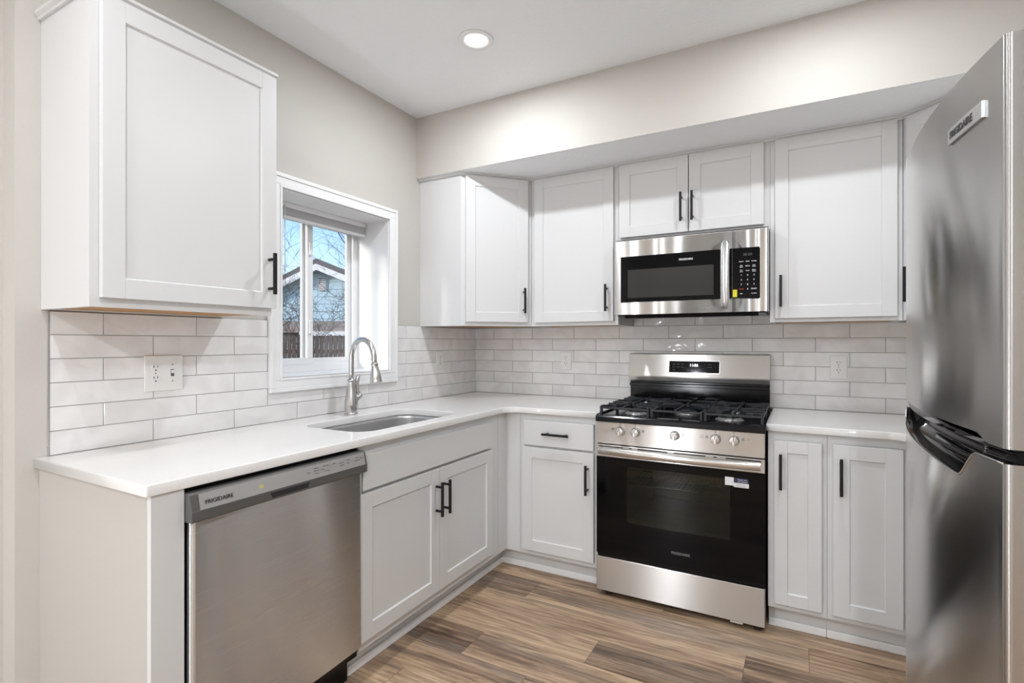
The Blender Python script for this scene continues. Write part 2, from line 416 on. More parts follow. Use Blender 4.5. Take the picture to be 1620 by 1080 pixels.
wb(MB().box(-.233, -.229, a+.055, ym-.008, c+.065, d-.055), 'pane', M['glass'], win)

# ---- backsplash tiles (real tiles, one mesh per wall run)
def backsplash(name, label, u0, u1, joint_even, joint_odd, place, cuts=(), z0=.9005, rows=6, top=1.347, h=.0747):
    rnd = random.Random(hash(name) % 1000 if False else len(name))
    vs = []; fs = []; tones = []; mi = []
    def q(u, d, z): return place(u, d, z)
    def slab(ua, ub, za, zb, d0, d1, t, m_):
        if ub-ua < .004 or zb-za < .004: return
        k = len(vs); e = .0009
        vs.extend([q(ua, d0, za), q(ub, d0, za), q(ub, d0, zb), q(ua, d0, zb),
                   q(ua, d1-e, za), q(ub, d1-e, za), q(ub, d1-e, zb), q(ua, d1-e, zb),
                   q(ua+e, d1, za+e), q(ub-e, d1, za+e), q(ub-e, d1, zb-e), q(ua+e, d1, zb-e)])
        F = [(3,2,1,0), (0,1,5,4), (1,2,6,5), (2,3,7,6), (3,0,4,7), (4,5,9,8), (5,6,10,9), (6,7,11,10), (7,4,8,11), (8,9,10,11)]
        for f in F: fs.append([k+i for i in f]); tones.append(t); mi.append(m_)
    g = .0013
    def split(ua, ub, za, zb):
        out = [(ua, ub, za, zb)]
        for (ca, cb, cza, czb) in cuts:
            new = []
            for (a, b, c, d) in out:
                if b <= ca or a >= cb or d <= cza or c >= czb: new.append((a, b, c, d)); continue
                if c < cza: new.append((a, b, c, cza))
                if d > czb: new.append((a, b, czb, d))
                c2, d2 = max(c, cza), min(d, czb)
                if a < ca: new.append((a, ca, c2, d2))
                if b > cb: new.append((cb, b, c2, d2))
            out = new
        return out
    for r in range(rows):
        za = z0+r*h; zb = min(za+h, top)
        j = joint_even if r % 2 == 0 else joint_odd
        k0 = math.floor((u0-j)/.3)
        for k in range(k0, k0+30):
            a, b = max(j+.3*k, u0), min(j+.3*(k+1), u1)
            if b-a < .008: continue
            t = rnd.random()
            for (x, y, c, d) in split(a+g, b-g, za+g, zb-g): slab(x, y, c, d, .0005, .008, t, 0)
    for (x, y, c, d) in split(u0, u1, z0, top): slab(x, y, c, d, .0003, .0062, 0, 1)
    me = bpy.data.meshes.new(name); me.from_pydata(vs, [], fs); me.materials.append(M['tile']); me.materials.append(M['grout'])
    a = me.attributes.new('tone', 'FLOAT', 'FACE')
    for i, t in enumerate(tones): a.data[i].value = t; me.polygons[i].material_index = mi[i]
    bm = bmesh.new(); bm.from_mesh(me); bmesh.ops.recalc_face_normals(bm, faces=bm.faces); bm.to_mesh(me); bm.free()
    o = bpy.data.objects.new(name, me); C.objects.link(o); tag(o, label, 'backsplash'); return o
cyo = .0645
backsplash('tile_backsplash', 'white glazed subway tile backsplash on the wall with the window and sink', -2.380, -.0085, -2.089, -1.939,
           lambda u, d, z: (d, u, z), cuts=[(WY0-cyo, WY1+cyo, WZ0-cyo, 9)])
backsplash('tile_backsplash', 'white glazed subway tile backsplash on the wall behind the gas range', .0005, XR-.009, .314, .465,
           lambda u, d, z: (u, -d, z), cuts=[(-1, 1.1545, 1.347, 9), (1.9145, 4, 1.347, 9)], rows=7, top=1.4225)
backsplash('tile_backsplash', 'white glazed subway tile backsplash beside the refrigerator, right of the range', -1.38, -.0085, -.3, -.15,
           lambda u, d, z: (XR-d, u, z))
# metal edge strip at the open end of the tile
m = MB().box(.0003, .0095, -2.3835, -2.3805, .9005, 1.347)
tag(m.build('tile_edge_strip', M['silver']), 'slim metal strip edging the left end of the tile', 'edge trim')

# ================================================================= CABINET PARTS (local frame: x right, -y front, z up)
def pull(parent, x, z, vertical=True, L_=.15, y=-.021):
    m = MB(); r = .0055; so = .030
    if vertical:
        m.box(x-.006, x+.006, y-so-.009, y-so, z-L_/2, z+L_/2)
        for zz in (z-L_/2+.022, z+L_/2-.022): m.tube([(x, y, zz), (x, y-so, zz)], r, 10)
    else:
        m.box(x-L_/2, x+L_/2, y-so-.009, y-so, z-.006, z+.006)
        for xx in (x-L_/2+.022, x+L_/2-.022): m.tube([(xx, y, z), (xx, y-so, z)], r, 10)
    return m.build('handle', M['black'], parent, bevel=.001)
def shaker(parent, x0, x1, z0, z1, hx=None, hz=None, rail=.057, name='door'):
    m = MB(); yb, yf, yp = -.0008, -.0200, -.0135
    m.box(x0, x0+rail, yf, yb, z0, z1); m.box(x1-rail, x1, yf, yb, z0, z1)
    m.box(x0+rail, x1-rail, yf, yb, z0, z0+rail); m.box(x0+rail, x1-rail, yf, yb, z1-rail, z1)
    m.box(x0+rail, x1-rail, yp, yb, z0+rail, z1-rail)
    # small bevelled sticking around the panel
    a, b, c, d = x0+rail, x1-rail, z0+rail, z1-rail; e = .003
    o = [(a, yf+.002, c), (b, yf+.002, c), (b, yf+.002, d), (a, yf+.002, d)]; i = [(a+e, yp, c+e), (b-e, yp, c+e), (b-e, yp, d-e), (a+e, yp, d-e)]
    m.add(o+i, [(0,1,5,4), (1,2,6,5), (2,3,7,6), (3,0,4,7)])
    dr = m.build(name, M['cab'], parent, bevel=.0012)
    if hx is not None: pull(dr, hx, hz)
    return dr
def slab_front(parent, x0, x1, z0, z1, name, handle=None):
    o = MB().box(x0, x1, -.0200, -.0008, z0, z1).build(name, M['cab'], parent, bevel=.0015)
    if handle: pull(o, handle[0], handle[1], False)
    return o
ZU0, ZU1 = 1.3475, 2.2300
def upper_box(parent, w, depth, z0, z1, left_open=False, mat_side=None):
    # sides, back, top, face frame; plywood bottom set up behind the frame
    m = MB(); t = .016
    m.box(0, t, .001, depth, z0, z1); m.box(w-t, w, .001, depth, z0, z1); m.box(t, w-t, depth-.006, depth, z0, z1)
    m.box(t, w-t, .001, depth-.006, z1-t, z1)
    m.box(t, w-t, .001, .019, z0, z0+.04); m.box(t, .045, .001, .019, z0+.04, z1-t); m.box(w-.045, w-t, .001, .019, z0+.04, z1-t)
    m.box(.045, w-.045, .001, .019, z1-.04, z1-t)
    m.build('body', M['cab'], parent)
    MB().box(t+.0005, w-t-.0005, .0195, depth-.0065, z0+.004, z0+.016).build('bottom_panel', M['wood_raw'], parent)
def crown(parent, pts, z0=ZU1-.004, z1=SZ-.0005, proj=.014):
    # pts: open polyline (local xy) of cabinet faces, outside on the right-hand side of travel
    def off(d):
        out = []
        P = [Vector(p) for p in pts]
        for i, p in enumerate(P):
            ns = []
            if i > 0: e = (P[i]-P[i-1]).normalized(); ns.append(Vector((e.y, -e.x)))
            if i < len(P)-1: e = (P[i+1]-P[i]).normalized(); ns.append(Vector((e.y, -e.x)))
            n = sum(ns, Vector((0, 0))); n = n/ (n.length**2) * (len(ns) if len(ns) == 1 else 2) if len(ns) == 2 else ns[0]
            out.append(p+n*d)
        return out
    prof = [(0, z0), (proj*.45, z0), (proj*.55, z0+(z1-z0)*.35), (proj, z0+(z1-z0)*.6), (proj, z1), (0, z1)]
    m = MB(); n = len(pts); rows = [off(d) for d, z in prof]; vs = []
    for (d, z), row in zip(prof, rows): vs += [(p.x, p.y, z) for p in row]
    K = len(prof); fs = []
    for a in range(K):
        b = (a+1) % K
        for i in range(n-1): fs.append((a*n+i, a*n+i+1, b*n+i+1, b*n+i))
    fs.append([a*n for a in range(K)]); fs.append([a*n+n-1 for a in range(K)][::-1])
    m.add(vs, fs); return m.build('crown_molding', M['cab'], parent)

# ---------------------------------------------------------------- UPPER CABINETS
R90 = PI/2
# left of the window
t = thing('wall_cabinet', 'white single-door wall cabinet hanging left of the window', 'cabinet', (.305, -2.397, 0), R90)
w = .562
upper_box(t, w, .3045, 1.3500, 2.236)
shaker(t, .022, .568, 1.376, 2.2295, .536, 1.4995)
crown(t, [(-.0005, .303), (-.0005, 0), (w+.0005, 0), (w+.0005, .303)], 2.229, 2.252, .016)
# diagonal corner, left
t = thing('corner_wall_cabinet', 'white diagonal corner wall cabinet between the window wall and the range wall', 'cabinet', (.305, -.61, 0), PI/4)
def diag_unit(t, hx, mirror=False):
    L_ = .305*math.sqrt(2); q = .305/math.sqrt(2); c = .305*math.sqrt(2)
    # wall square corner in the local frame
    P = [(0, 0), (L_, 0), (L_+q, q), (L_/2, L_/2+2*q), (-q, q)]
    m = MB()
    z0, z1 = ZU0, ZU1
    Pi = [Vector(p) for p in P]; ctr = Vector((L_/2, .22))
    def edge(i, j, th, za, zb):
        a, b = Pi[i], Pi[j]; e = (b-a).normalized(); n = Vector((-e.y, e.x))
        m.prism([tuple(a), tuple(b), tuple(b+n*th), tuple(a+n*th)], za, zb)
    sh = .0012
    Pi = [p+(ctr-p).normalized()*sh for p in Pi]
    m.prism([tuple(p) for p in Pi], z0+.014, z1)
    edge(0, 1, .018, z0, z0+.0138); edge(1, 2, .016, z0, z0+.0138); edge(4, 0, .016, z0, z0+.0138)
    m.build('body', M['cab'], t)
    In = [p+(ctr-p)*.09 for p in Pi]
    MB().prism([tuple(p) for p in In], z0+.006, z0+.0135).build('bottom_panel', M['wood_raw'], t)
    shaker(t, .026, L_-.026, 1.371, 2.222, hx, 1.498)
    crown(t, [(-q+.001, q-.001), (0, 0), (L_, 0), (L_+.001, .001)] if not mirror else [(-.001, .001), (0, 0), (L_, 0), (L_+q-.001, q-.001)])
diag_unit(t, .431-.026-.030)
# single door right of it
t = thing('wall_cabinet', 'white single-door wall cabinet between the diagonal corner cabinet and the microwave', 'cabinet', (.611, -.305, 0))
w = 1.153-.611
upper_box(t, w, .3045, ZU0, ZU1); shaker(t, .028, .519, 1.369, 2.222, 1.096-.611, 1.498)
crown(t, [(.0, 0), (w, 0)])
# over the microwave
t = thing('wall_cabinet', 'short white two-door wall cabinet mounted right above the microwave', 'cabinet', (1.154, -.305, 0))
w = .760
upper_box(t, w, .3045, 1.8035, ZU1)
shaker(t, .012, .378, 1.826, 2.222, 1.500-1.154, 1.951); shaker(t, .382, .734, 1.826, 2.222, 1.556-1.154, 1.951)
crown(t, [(0, 0), (w, 0)])
# right of the microwave
t = thing('wall_cabinet', 'wide white single-door wall cabinet just right of the microwave', 'cabinet', (1.915, -.305, 0))
w = .524
upper_box(t, w, .3045, ZU0, ZU1); shaker(t, .022, .503, 1.366, 2.222, 1.9625-1.915, 1.494)
crown(t, [(0, 0), (w, 0)])
# diagonal corner, right
t = thing('corner_wall_cabinet', 'white diagonal corner wall cabinet half hidden behind the refrigerator', 'cabinet', (2.440, -.305, 0), -PI/4)
diag_unit(t, .026+.022, True)

# ---------------------------------------------------------------- BASE CABINETS
ZB0, ZB1 = .108, .868
def toe_kick(parent, w, y=.066, h=ZB0, x0=0):
    o = MB().box(x0, w, y, y+.012, 0, h-.001).build('toe_kick', M['cab'], parent)
    MB().box(x0, w, y-.011, y-.0005, 0, .034).build('shoe_molding', M['trim'], o, bevel=.004)
    return o
# end panel and filler at the left of the dishwasher
t = thing('end_panel', 'greige end panel with white front strip closing the counter run left of the dishwasher', 'panel', (.61, -2.401, 0), R90)
MB().box(0, .020, .001, .6095, 0, .868).build('side_panel', M['panel'], t)
MB().box(0, .0795, -.018, .0005, 0, .868).build('filler_strip', M['cab'], t, bevel=.001)
# sink base
t = thing('sink_base_cabinet', 'white two-door sink base cabinet with false drawer front under the sink', 'cabinet', (.61, -1.700, 0), R90)
w = .999
m = MB(); th = .016
m.box(0, th, .001, .6, ZB0, ZB1); m.box(w-th, w, .001, .6, ZB0, ZB1); m.box(th, w-th, .585, .6, ZB0, ZB1); m.box(th, w-th, .001, .585, ZB0, ZB0+th)
m.box(th, w-th, .001, .020, ZB0+th, .150); m.box(th, w-th, .001, .020, .672, .715); m.box(th, w-th, .001, .020, .830, ZB1)
for za, zb in ((.15, .672), (.715, .83)): m.box(th, .05, .001, .020, za, zb); m.box(w-.11, w-th, .001, .020, za, zb)
m.box(.44, .49, .001, .020, .15, .672)
m.build('body', M['cab'], t)
slab_front(t, .004, .914, .7035, .8355, 'false_drawer_front')
shaker(t, -.006, .4605, .147, .6905, .4345, .5625); shaker(t, .4635, .914, .147, .6905, .4905, .5625)
toe_kick(t, w)
# blind corner
t = thing('corner_base_cabinet', 'white blind corner base cabinet where the two counter runs meet', 'cabinet', (0, 0, 0))
m = MB().prism([(.001, -.699), (.609, -.699), (.609, -.609), (.6985, -.609), (.6985, -.001), (.001, -.001)], ZB0, ZB1)
m.build('body', M['cab'], t)
m = MB().prism([(.532, -.700), (.544, -.700), (.544, -.544), (.700, -.544), (.700, -.532), (.532, -.532)], 0, ZB0-.001)
k = m.build('toe_kick', M['cab'], t)
MB().prism([(.5445, -.700), (.555, -.700), (.555, -.555), (.700, -.555), (.700, -.5445), (.5445, -.5445)], 0, .034).build('shoe_molding', M['trim'], k, bevel=.004)
# drawer base left of range
t = thing('drawer_base_cabinet', 'white base cabinet with one drawer over a door, left of the range', 'cabinet', (.700, -.61, 0))
w = .450
MB().box(0, w, .001, .608, ZB0, ZB1).build('body', M['cab'], t)
slab_front(t, .028, .427, .7015, .8340, 'drawer', (.928-.700, .770))
shaker(t, .021, .427, .1355, .690, 1.098-.700, .558)
toe_kick(t, w)
# right of range: narrow and corner
t = thing('narrow_base_cabinet', 'narrow white base cabinet with tall slim door right beside the range', 'cabinet', (1.920, -.61, 0))
w = .221
MB().box(0, w-.0005, .001, .608, ZB0, ZB1).build('body', M['cab'], t)
shaker(t, .025, .201, .1335, .8305, 1.970-1.920, .7045, rail=.050); toe_kick(t, w)
t = thing('corner_base_cabinet', 'white blind corner base cabinet beside the refrigerator with a wider tall door', 'cabinet', (2.1415, -.61, 0))
X1, Y1 = XR-.001-2.1415, -.745
MB().prism([(0, .001), (.2985, .001), (.2985, Y1), (X1, Y1), (X1, .608), (0, .608)], ZB0, ZB1).build('body', M['cab'], t)
shaker(t, .020, .253, .1335, .8325, 2.188-2.1415, .7075)
k = MB().prism([(0, .066), (.3645, .066), (.3645, Y1), (.3765, Y1), (.3765, .078), (0, .078)], 0, ZB0-.001).build('toe_kick', M['cab'], t)
MB().prism([(0, .055), (.3535, .055), (.3535, Y1), (.364, Y1), (.364, .0655), (0, .0655)], 0, .034).build('shoe_molding', M['trim'], k, bevel=.004)

# ---------------------------------------------------------------- WORKTOPS
def plate(name, outline, holes, ztop, th, mat, parent, bev=.003):
    cu = bpy.data.curves.new(name, 'CURVE'); cu.dimensions = '2D'; cu.fill_mode = 'BOTH'
    cu.extrude = th/2-bev; cu.bevel_depth = bev; cu.bevel_resolution = 2; cu.offset = -bev
    for pl in [outline]+holes:
        sp = cu.splines.new('POLY'); sp.points.add(len(pl)-1); sp.use_cyclic_u = True
        for i, (x, y) in enumerate(pl): sp.points[i].co = (x, y, 0, 1)
    o = curve_to_mesh(cu, name, mat, parent)
    o.data.transform(Matrix.Translation((0, 0, ztop-th/2))); return o
def arc(cx, cy, r, a0, a1, n=10): return [(cx+r*math.cos(a0+(a1-a0)*i/n), cy+r*math.sin(a0+(a1-a0)*i/n)) for i in range(n+1)]
CT, CTH, CF = .900, .030, .636
rr = .075
sink_hole = rrect(.185, .555, -1.625, -.965, .085, 8)
out = [(.0002, -2.416)]+arc(CF-.006, -2.410, .006, -PI/2, 0, 4)+arc(CF+rr, -CF-rr, rr, PI, PI/2, 10)+[(1.1525, -CF), (1.1525, -.0002), (.0002, -.0002)]
o = plate('worktop', out, [sink_hole], CT, CTH, M['quartz'], None)
tag(o, 'L-shaped white quartz worktop holding the sink, left of the range', 'countertop')
out = [(1.9155, -CF)]+arc(XR-CF-rr, -CF-rr, rr, PI/2, 0, 10)+[(XR-CF, -1.358), (XR-.0002, -1.358), (XR-.0002, -.0002), (1.9155, -.0002)]
o = plate('worktop', out, [], CT, CTH, M['quartz'], None)
tag(o, 'white quartz worktop running from the right side of the range to the refrigerator', 'countertop')

# ---------------------------------------------------------------- SINK
t = thing('kitchen_sink', 'undermount stainless steel single-bowl sink below the window', 'sink', (.37, -1.295, CT-CTH-.0008))
def bowl():
    m = MB(); loops = []
    hx, hy = .193, .338
    prof = [(0, -.0005, .085), (0, -.02, .085), (.002, -.10, .085), (.006, -.17, .08), (.014, -.187, .07), (.030, -.195, .06), (.09, -.199, .04)]
    for ins, z, r in prof:
        loops.append([(x, y, z) for x, y in rrect(-hx+ins, hx-ins, -hy+ins, hy-ins, max(r, .02), 8)])
    n = len(loops[0]); vs = sum(loops, []); fs = []
    for i in range(len(loops)-1):
        for k in range(n): fs.append((i*n+k, i*n+(k+1) % n, (i+1)*n+(k+1) % n, (i+1)*n+k))
    fs.append([(len(loops)-1)*n+k for k in range(n)])
    m.add(vs, fs, 0, True)
    # rim flange
    o = [(x, y, -.0005) for x, y in rrect(-hx-.02, hx+.02, -hy-.02, hy+.02, .1, 8)]
    m.add(loops[0]+o, [(k, (k+1) % n, n+(k+1) % n, n+k) for k in range(n)])
    return m
b = bowl()
o = b.build('bowl', M['sink_steel'], t)
so = o.modifiers.new('s', 'SOLIDIFY'); so.thickness = .0012; so.offset = -1 
m = MB().lathe([(.012, -.004), (.03, -.002), (.042, 0), (.045, .002), (.044, .0035), (.0, .0035)][::1], (0, 0, -.1985), 24)
m.build('drain', M['bright_steel'], t)

# ---------------------------------------------------------------- FAUCET
t = thing('kitchen_faucet', 'brushed nickel high-arc pull-down faucet standing behind the sink', 'faucet', (.112, -1.262, CT), math.radians(-6))
m = MB().lathe([(.028, 0), (.0315, .001), (.0315, .006), (.0285, .008), (.0285, .012), (.0320, .030), (.0325, .045), (.0312, .065), (.0272, .090), (.0218, .115), (.0180, .138), (.0165, .155), (.0168, .160), (.0200, .163), (.0200, .167), (.0155, .170)], seg=28)
m.build('base', M['nickel'], t)
pts = [(0, 0, .166), (0, 0, .20), (0, 0, .24), (0, 0, .272)]; r_ = .083
for i in range(1, 15):
    a = PI-PI*i/15*1.0; pts.append((r_+r_*math.cos(a), 0, .272+.092*math.sin(a)))
pts += [(2*r_+.001, 0, .266), (2*r_+.004, 0, .250)]
m = MB().tube(pts, [.0125]*4+[.0125]*14+[.0125, .0125], 16); m.build('spout', M['nickel'], t)
m = MB().lathe([(.0135, 0), (.0175, -.002), (.0175, -.006), (.0152, -.009), (.0165, -.022), (.0205, -.040), (.0250, -.060), (.0270, -.074), (.0260, -.081), (.0282, -.086), (.0282, -.090), (.022, -.092), (.0, -.090)], seg=24)
s_ = m.build('spray_head', M['nickel'], t); s_.location = (2*r_+.004, 0, .252); s_.rotation_euler = (0, math.radians(-7), 0)
m = MB().tube([(0, .010, .060), (0, .028, .075), (0, .040, .088)], [.016, .018, .019], 16)
m.tube([(0, .034, .094), (0, .047, .080), (0, .052, .074)], [.0205, .019, .010], 16)
hb = m.build('handle_base', M['nickel'], t)
m = MB().tube([(0, .038, .088), (0, .037, .112), (0, .033, .135), (0, .033, .160), (0, .038, .178), (0, .043, .186)], [.016, .0085, .0085, .0105, .010, .0065], 14)
m.build('lever', M['nickel'], t)

# ---------------------------------------------------------------- OUTLETS
def duplex(m, cx, cz, y):
    for dz in (.0195, -.0195):
        zc = cz+dz
        pl = []
        for k in range(24):
            a = 2*PI*k/24; x = max(-.0135, min(.0135, .0172*math.cos(a))); pl.append((cx+x, zc+.0145*math.sin(a)))
        m.prism(pl, y-.002, y, 'y', 0)
        for dx, h in ((-.0062, .008), (.0062, .0066)): m.box(cx+dx-.0011, cx+dx+.0011, y-.0026, y-.0015, zc+.003-h/2+.002, zc+.003+h/2+.002, 1)
        m.lathe([(.0024, -.0026), (.0024, -.0015)], (cx, y, zc-.0075), 10, 'y', 1)
    m.lathe([(.0018, -.0012), (.0018, 0)], (cx, y, cz), 8, 'y', 1)
def outlet(label, loc, rz, w, h, gang2=False):
    t = thing('wall_outlet', label, 'outlet', loc, rz)
    MB().box(-w/2, w/2, -.006, 0, -h/2, h/2).build('cover_plate', M['outlet'], t, bevel=.0025)
    cx = -.0275*(w/.122) if gang2 else 0
    m = MB(); duplex(m, cx, 0, -.006); m.build('receptacle', [M['outlet'], M['hole']], t)
    if gang2:
        x = .026*(w/.122)
        m = MB().box(x-.0055, x+.0055, -.0066, -.0058, -.0125, .0125, 1).box(x-.004, x+.004, -.0125, -.006, -.001, .010, 0)
        for zz in (-.030, .030): m.lathe([(.0022, -.0068), (.0022, -.0058)], (x, 0, zz), 10, 'y', 1)
        m.build('toggle_switch', [M['outlet'], M['dark_plastic']], t)
    return t
outlet('wide two-gang plate with an outlet and a toggle switch, left of the window', (.0087, -2.0565, 1.139), R90, .129, .127, True)
outlet('white outlet on the window wall near the corner, right of the faucet', (.0087, -.424, 1.134), R90, .072, .116)
outlet('white outlet on the back wall tile left of the range', (.711, -.0087, 1.1315), 0, .074, .116)
outlet('white outlet on the back wall tile right of the range', (2.216, -.0087, 1.1245), 0, .074, .117)

# ---------------------------------------------------------------- WINDOW BLIND
t = thing('window_blind', 'white mini blind raised and bunched at the top of the window', 'blind', (-.165, oy, 1.9325))
hw = (WY1-WY0)/2-.008
MB().box(-.022, .012, -hw, hw, -.026, 0).build('headrail', M['blind'], t, bevel=.002)
m = MB()
for k in range(10):
    z = -.030-.0034*k; m.box(-.016, .009, -hw+.004, hw-.004, z-.0011, z+.0004)
m.build('slat_stack', M['blind'], t)
MB().box(-.016, .010, -hw+.003, hw-.003, -.078, -.064).build('bottom_rail', M['blind'], t, bevel=.002)
MB().tube([(.018, -.205, -.015), (.019, -.205, -.10), (.019, -.203, -.34)], .0028, 8).build('wand', M['glass_wand'] if 'glass_wand' in M else M['blind'], t)

# ---------------------------------------------------------------- DISHWASHER
t = thing('dishwasher', 'stainless steel dishwasher built in under the counter beside the sink cabinet', 'dishwasher', (.61, -2.3195, 0), R90)
w = .6165
MB().box(.006, w-.006, .0, .58, .10, .862).build('tub', M['black_enamel'], t)
# door skin with rounded vertical edges
def rounded_panel(x0, x1, yf, yb, z0, z1, r, bow=0.0, n=6, nb=10):
    pts = [(x0, yb)]
    for k in range(n+1):
        a = PI+PI/2*k/n; pts.append((x0+r+r*math.cos(a), yf+r+r*math.sin(a)))
    for k in range(1, nb):
        u = k/nb; pts.append((x0+r+(x1-x0-2*r)*u, yf-bow*math.sin(PI*u)))
    for k in range(n+1):
        a = 3*PI/2+PI/2*k/n; pts.append((x1-r+r*math.cos(a), yf+r+r*math.sin(a)))
    pts.append((x1, yb)); return pts
def panel_mesh(pts, z0, z1, mat, name, parent, mi_fn=None):
    m = MB(); n = len(pts)
    vs = [(x, y, z0) for x, y in pts]+[(x, y, z1) for x, y in pts]
    m.add(vs, [(i, (i+1) % n, n+(i+1) % n, n+i) for i in range(n-1)], 0, True)
    m.add(vs, [list(range(n))[::-1], list(range(n, 2*n)), (n-1, 0, n, 2*n-1)])
    return m.build(name, mat, parent)
d = panel_mesh(rounded_panel(.007, w-.004, -.030, -.0005, 0, 0, .016, .009), .145, .779, M['steel_cool'], 'door', t)
# control panel
m = MB()
prof = [(-.0005, .780), (-.044, .780), (-.047, .783), (-.047, .806), (-.045, .812), (-.036, .852), (-.028, .8555), (-.0005, .8555)]
m.prism(prof, -.0005, w+.0005, 'x'); cp = m.build('control_panel', M['dark_plastic'], t, bevel=.002)
# silver fascia, on the slanted part
a0, a1 = Vector((-.0465, .8095)), Vector((-.0368, .852)); nrm = Vector((-.975, -.22))*.0012
m = MB(); A, B = a0+(a1-a0)*.0, a0+(a1-a0)*.98
m.prism([(A.x, A.y), (A.x+nrm.x, A.y), (B.x+nrm.x, B.y), (B.x, B.y)], .022, w-.010, 'x'); m.build('fascia', M['fascia'] if 'fascia' in M else M['silver'], cp)
m = MB().prism([(.233, .787), (.358, .787), (.366, .803), (.225, .803)], -.0474, -.040, 'y'); m.build('pocket_handle', M['hole'], cp)
slx = -math.atan2(.0097, .0425)
o = text('FRIGIDAIRE', .0145, M['ink'], cp, (.036, -.0457, .8225), 'logo_lettering', rx=PI/2+slx, sx=1.05, off=.0003)
def slant_texts(items, mat, name, size):
    o = texts(items, size, mat, cp, 0, name); 
    for v in o.data.vertices:
        zz = v.co.z; v.co.y = -.0483+(zz-.8095)*(.0097/.0425)
    return o
slant_texts([('Heavy', .395, .838), ('Normal', .395, .830), ('Quick', .395, .822), ('Start', .365, .829), ('Heat Dry', .435, .838), ('Hi Temp', .435, .822), ('Rinse', .420, .829),
             ('Delay', .470, .838), ('Options', .500, .834), ('1h 2h 4h', .500, .826), ('Cancel', .530, .838), ('Status', .530, .828), ('Clean', .570, .838), ('Sanitized', .570, .829), ('Wash', .592, .834)], M['ink'], 'panel_legends', .0062)
m = MB(); m.prism([(.192, .005), (.197, .003), (.202, .005), (.207, .004), (.204, .010), (.205, .015), (.198, .013), (.193, .014)], -.0500, -.0494, 'y')
o = m.build('yellow_smear', M['yellow_pale'], cp)
for v in o.data.vertices: v.co.z += .820; v.co.y = v.co.y+.0020+(v.co.z-.8095)*.228
MB().box(.01, w-.01, .045, .06, 0, .14).build('toe_panel', M['black_enamel'], t)

# ---------------------------------------------------------------- GAS RANGE
RX0 = 1.1535
t = thing('gas_range', 'freestanding stainless steel gas range with black oven door between the base cabinets', 'range', (RX0, 0, 0))
w = .7615; YFR = -.655
m = MB(); m.box(.003, .012, -.640, -.035, .035, .872).box(w-.012, w-.003, -.640, -.035, .035, .872).box(.012, w-.012, -.05, -.035, .035, .872)
m.box(.012, w-.012, -.640, -.62, .035, .20).box(.012, w-.012, -.640, -.62, .69, .872).box(.012, .14, -.628, -.05, .2, .69).box(w-.14, w-.012, -.628, -.05, .2, .69)
m.box(.14, w-.14, -.628, -.05, .2, .3605).box(.14, w-.14, -.628, -.05, .6595, .69).box(.14, w-.14, -.10, -.0505, .3605, .6595)
m.build('body', M['black_enamel'], t)
for x in (.05, w-.035):
    for y in (-.61, -.08): MB().lathe([(.018, 0), (.018, .012), (.010, .014), (.010, .036)], (x, y, 0), 14).build('levelling_foot', M['rubber'], t)
# storage drawer
o = MB().box(0, w-.004, YFR-.004, -.641, .030, .196).box(w-.145, w-.090, YFR-.002, -.641, .020, .030).build('storage_drawer', M['steel'], t, bevel=.003)
MB().box(.004, w-.008, -.650, -.6412, .197, .210).build('drawer_gap', M['black_enamel'], t)
# oven door: stainless top band + black glass with see-through window
dr = MB().box(0, w-.004, YFR, -.630, .688, .748).build('oven_door', M['steel'], t, bevel=.0025)
m = MB(); y0, y1 = YFR, -.641; wx0, wx1, wz0, wz1 = .150, .618, .378, .650
m.box(.0, wx0, y0, y1, .211, .6875).box(wx1, w-.004, y0, y1, .211, .6875).box(wx0, wx1, y0, y1, .211, wz0).box(wx0, wx1, y0, y1, wz1, .6875)
m.build('door_glass', M['gloss_black'], dr)
MB().box(wx0, wx1, y0+.0002, y0+.004, wz0, wz1).build('oven_window', M['oven_glass'], dr)
for x0, x1 in ((.012, .135), (.165, .178), (.205, .345), (.375, .515), (.548, .562), (.600, .742)): MB().box(x0, x1, YFR-.0008, YFR+.003, .7365, .7415).build('vent_slot', M['hole'], dr)
# arched bar handle
hp = [(.018, YFR-.002, .722)]
for k in range(0, 17):
    u = k/16; hp.append((.012+(.722)*u+.008, YFR-.028-.020*math.sin(PI*u)**.8, .7225))
m = MB()
vs = []; seg = 12
for (x, y, z) in hp[1:]:
    for k in range(seg):
        a = 2*PI*k/seg; vs.append((x, y+.010*math.cos(a), z+.0175*math.sin(a)))
n = len(hp)-1
m.add(vs, [(i*seg+k, i*seg+(k+1) % seg, (i+1)*seg+(k+1) % seg, (i+1)*seg+k) for i in range(n-1) for k in range(seg)], 0, True)
m.add(vs, [list(range(seg))[::-1], [(n-1)*seg+k for k in range(seg)]])
m.box(.024, .048, YFR-.030, YFR+.002, .7135, .7315).box(w-.050, w-.026, YFR-.030, YFR+.002, .7135, .7315)
m.build('handle', M['bright_steel'], dr)
text('FRIGIDAIRE', .0165, M['grey_ink'], dr, (.363, YFR-.0004, .272), 'logo_lettering', sx=1.0, off=.0003)
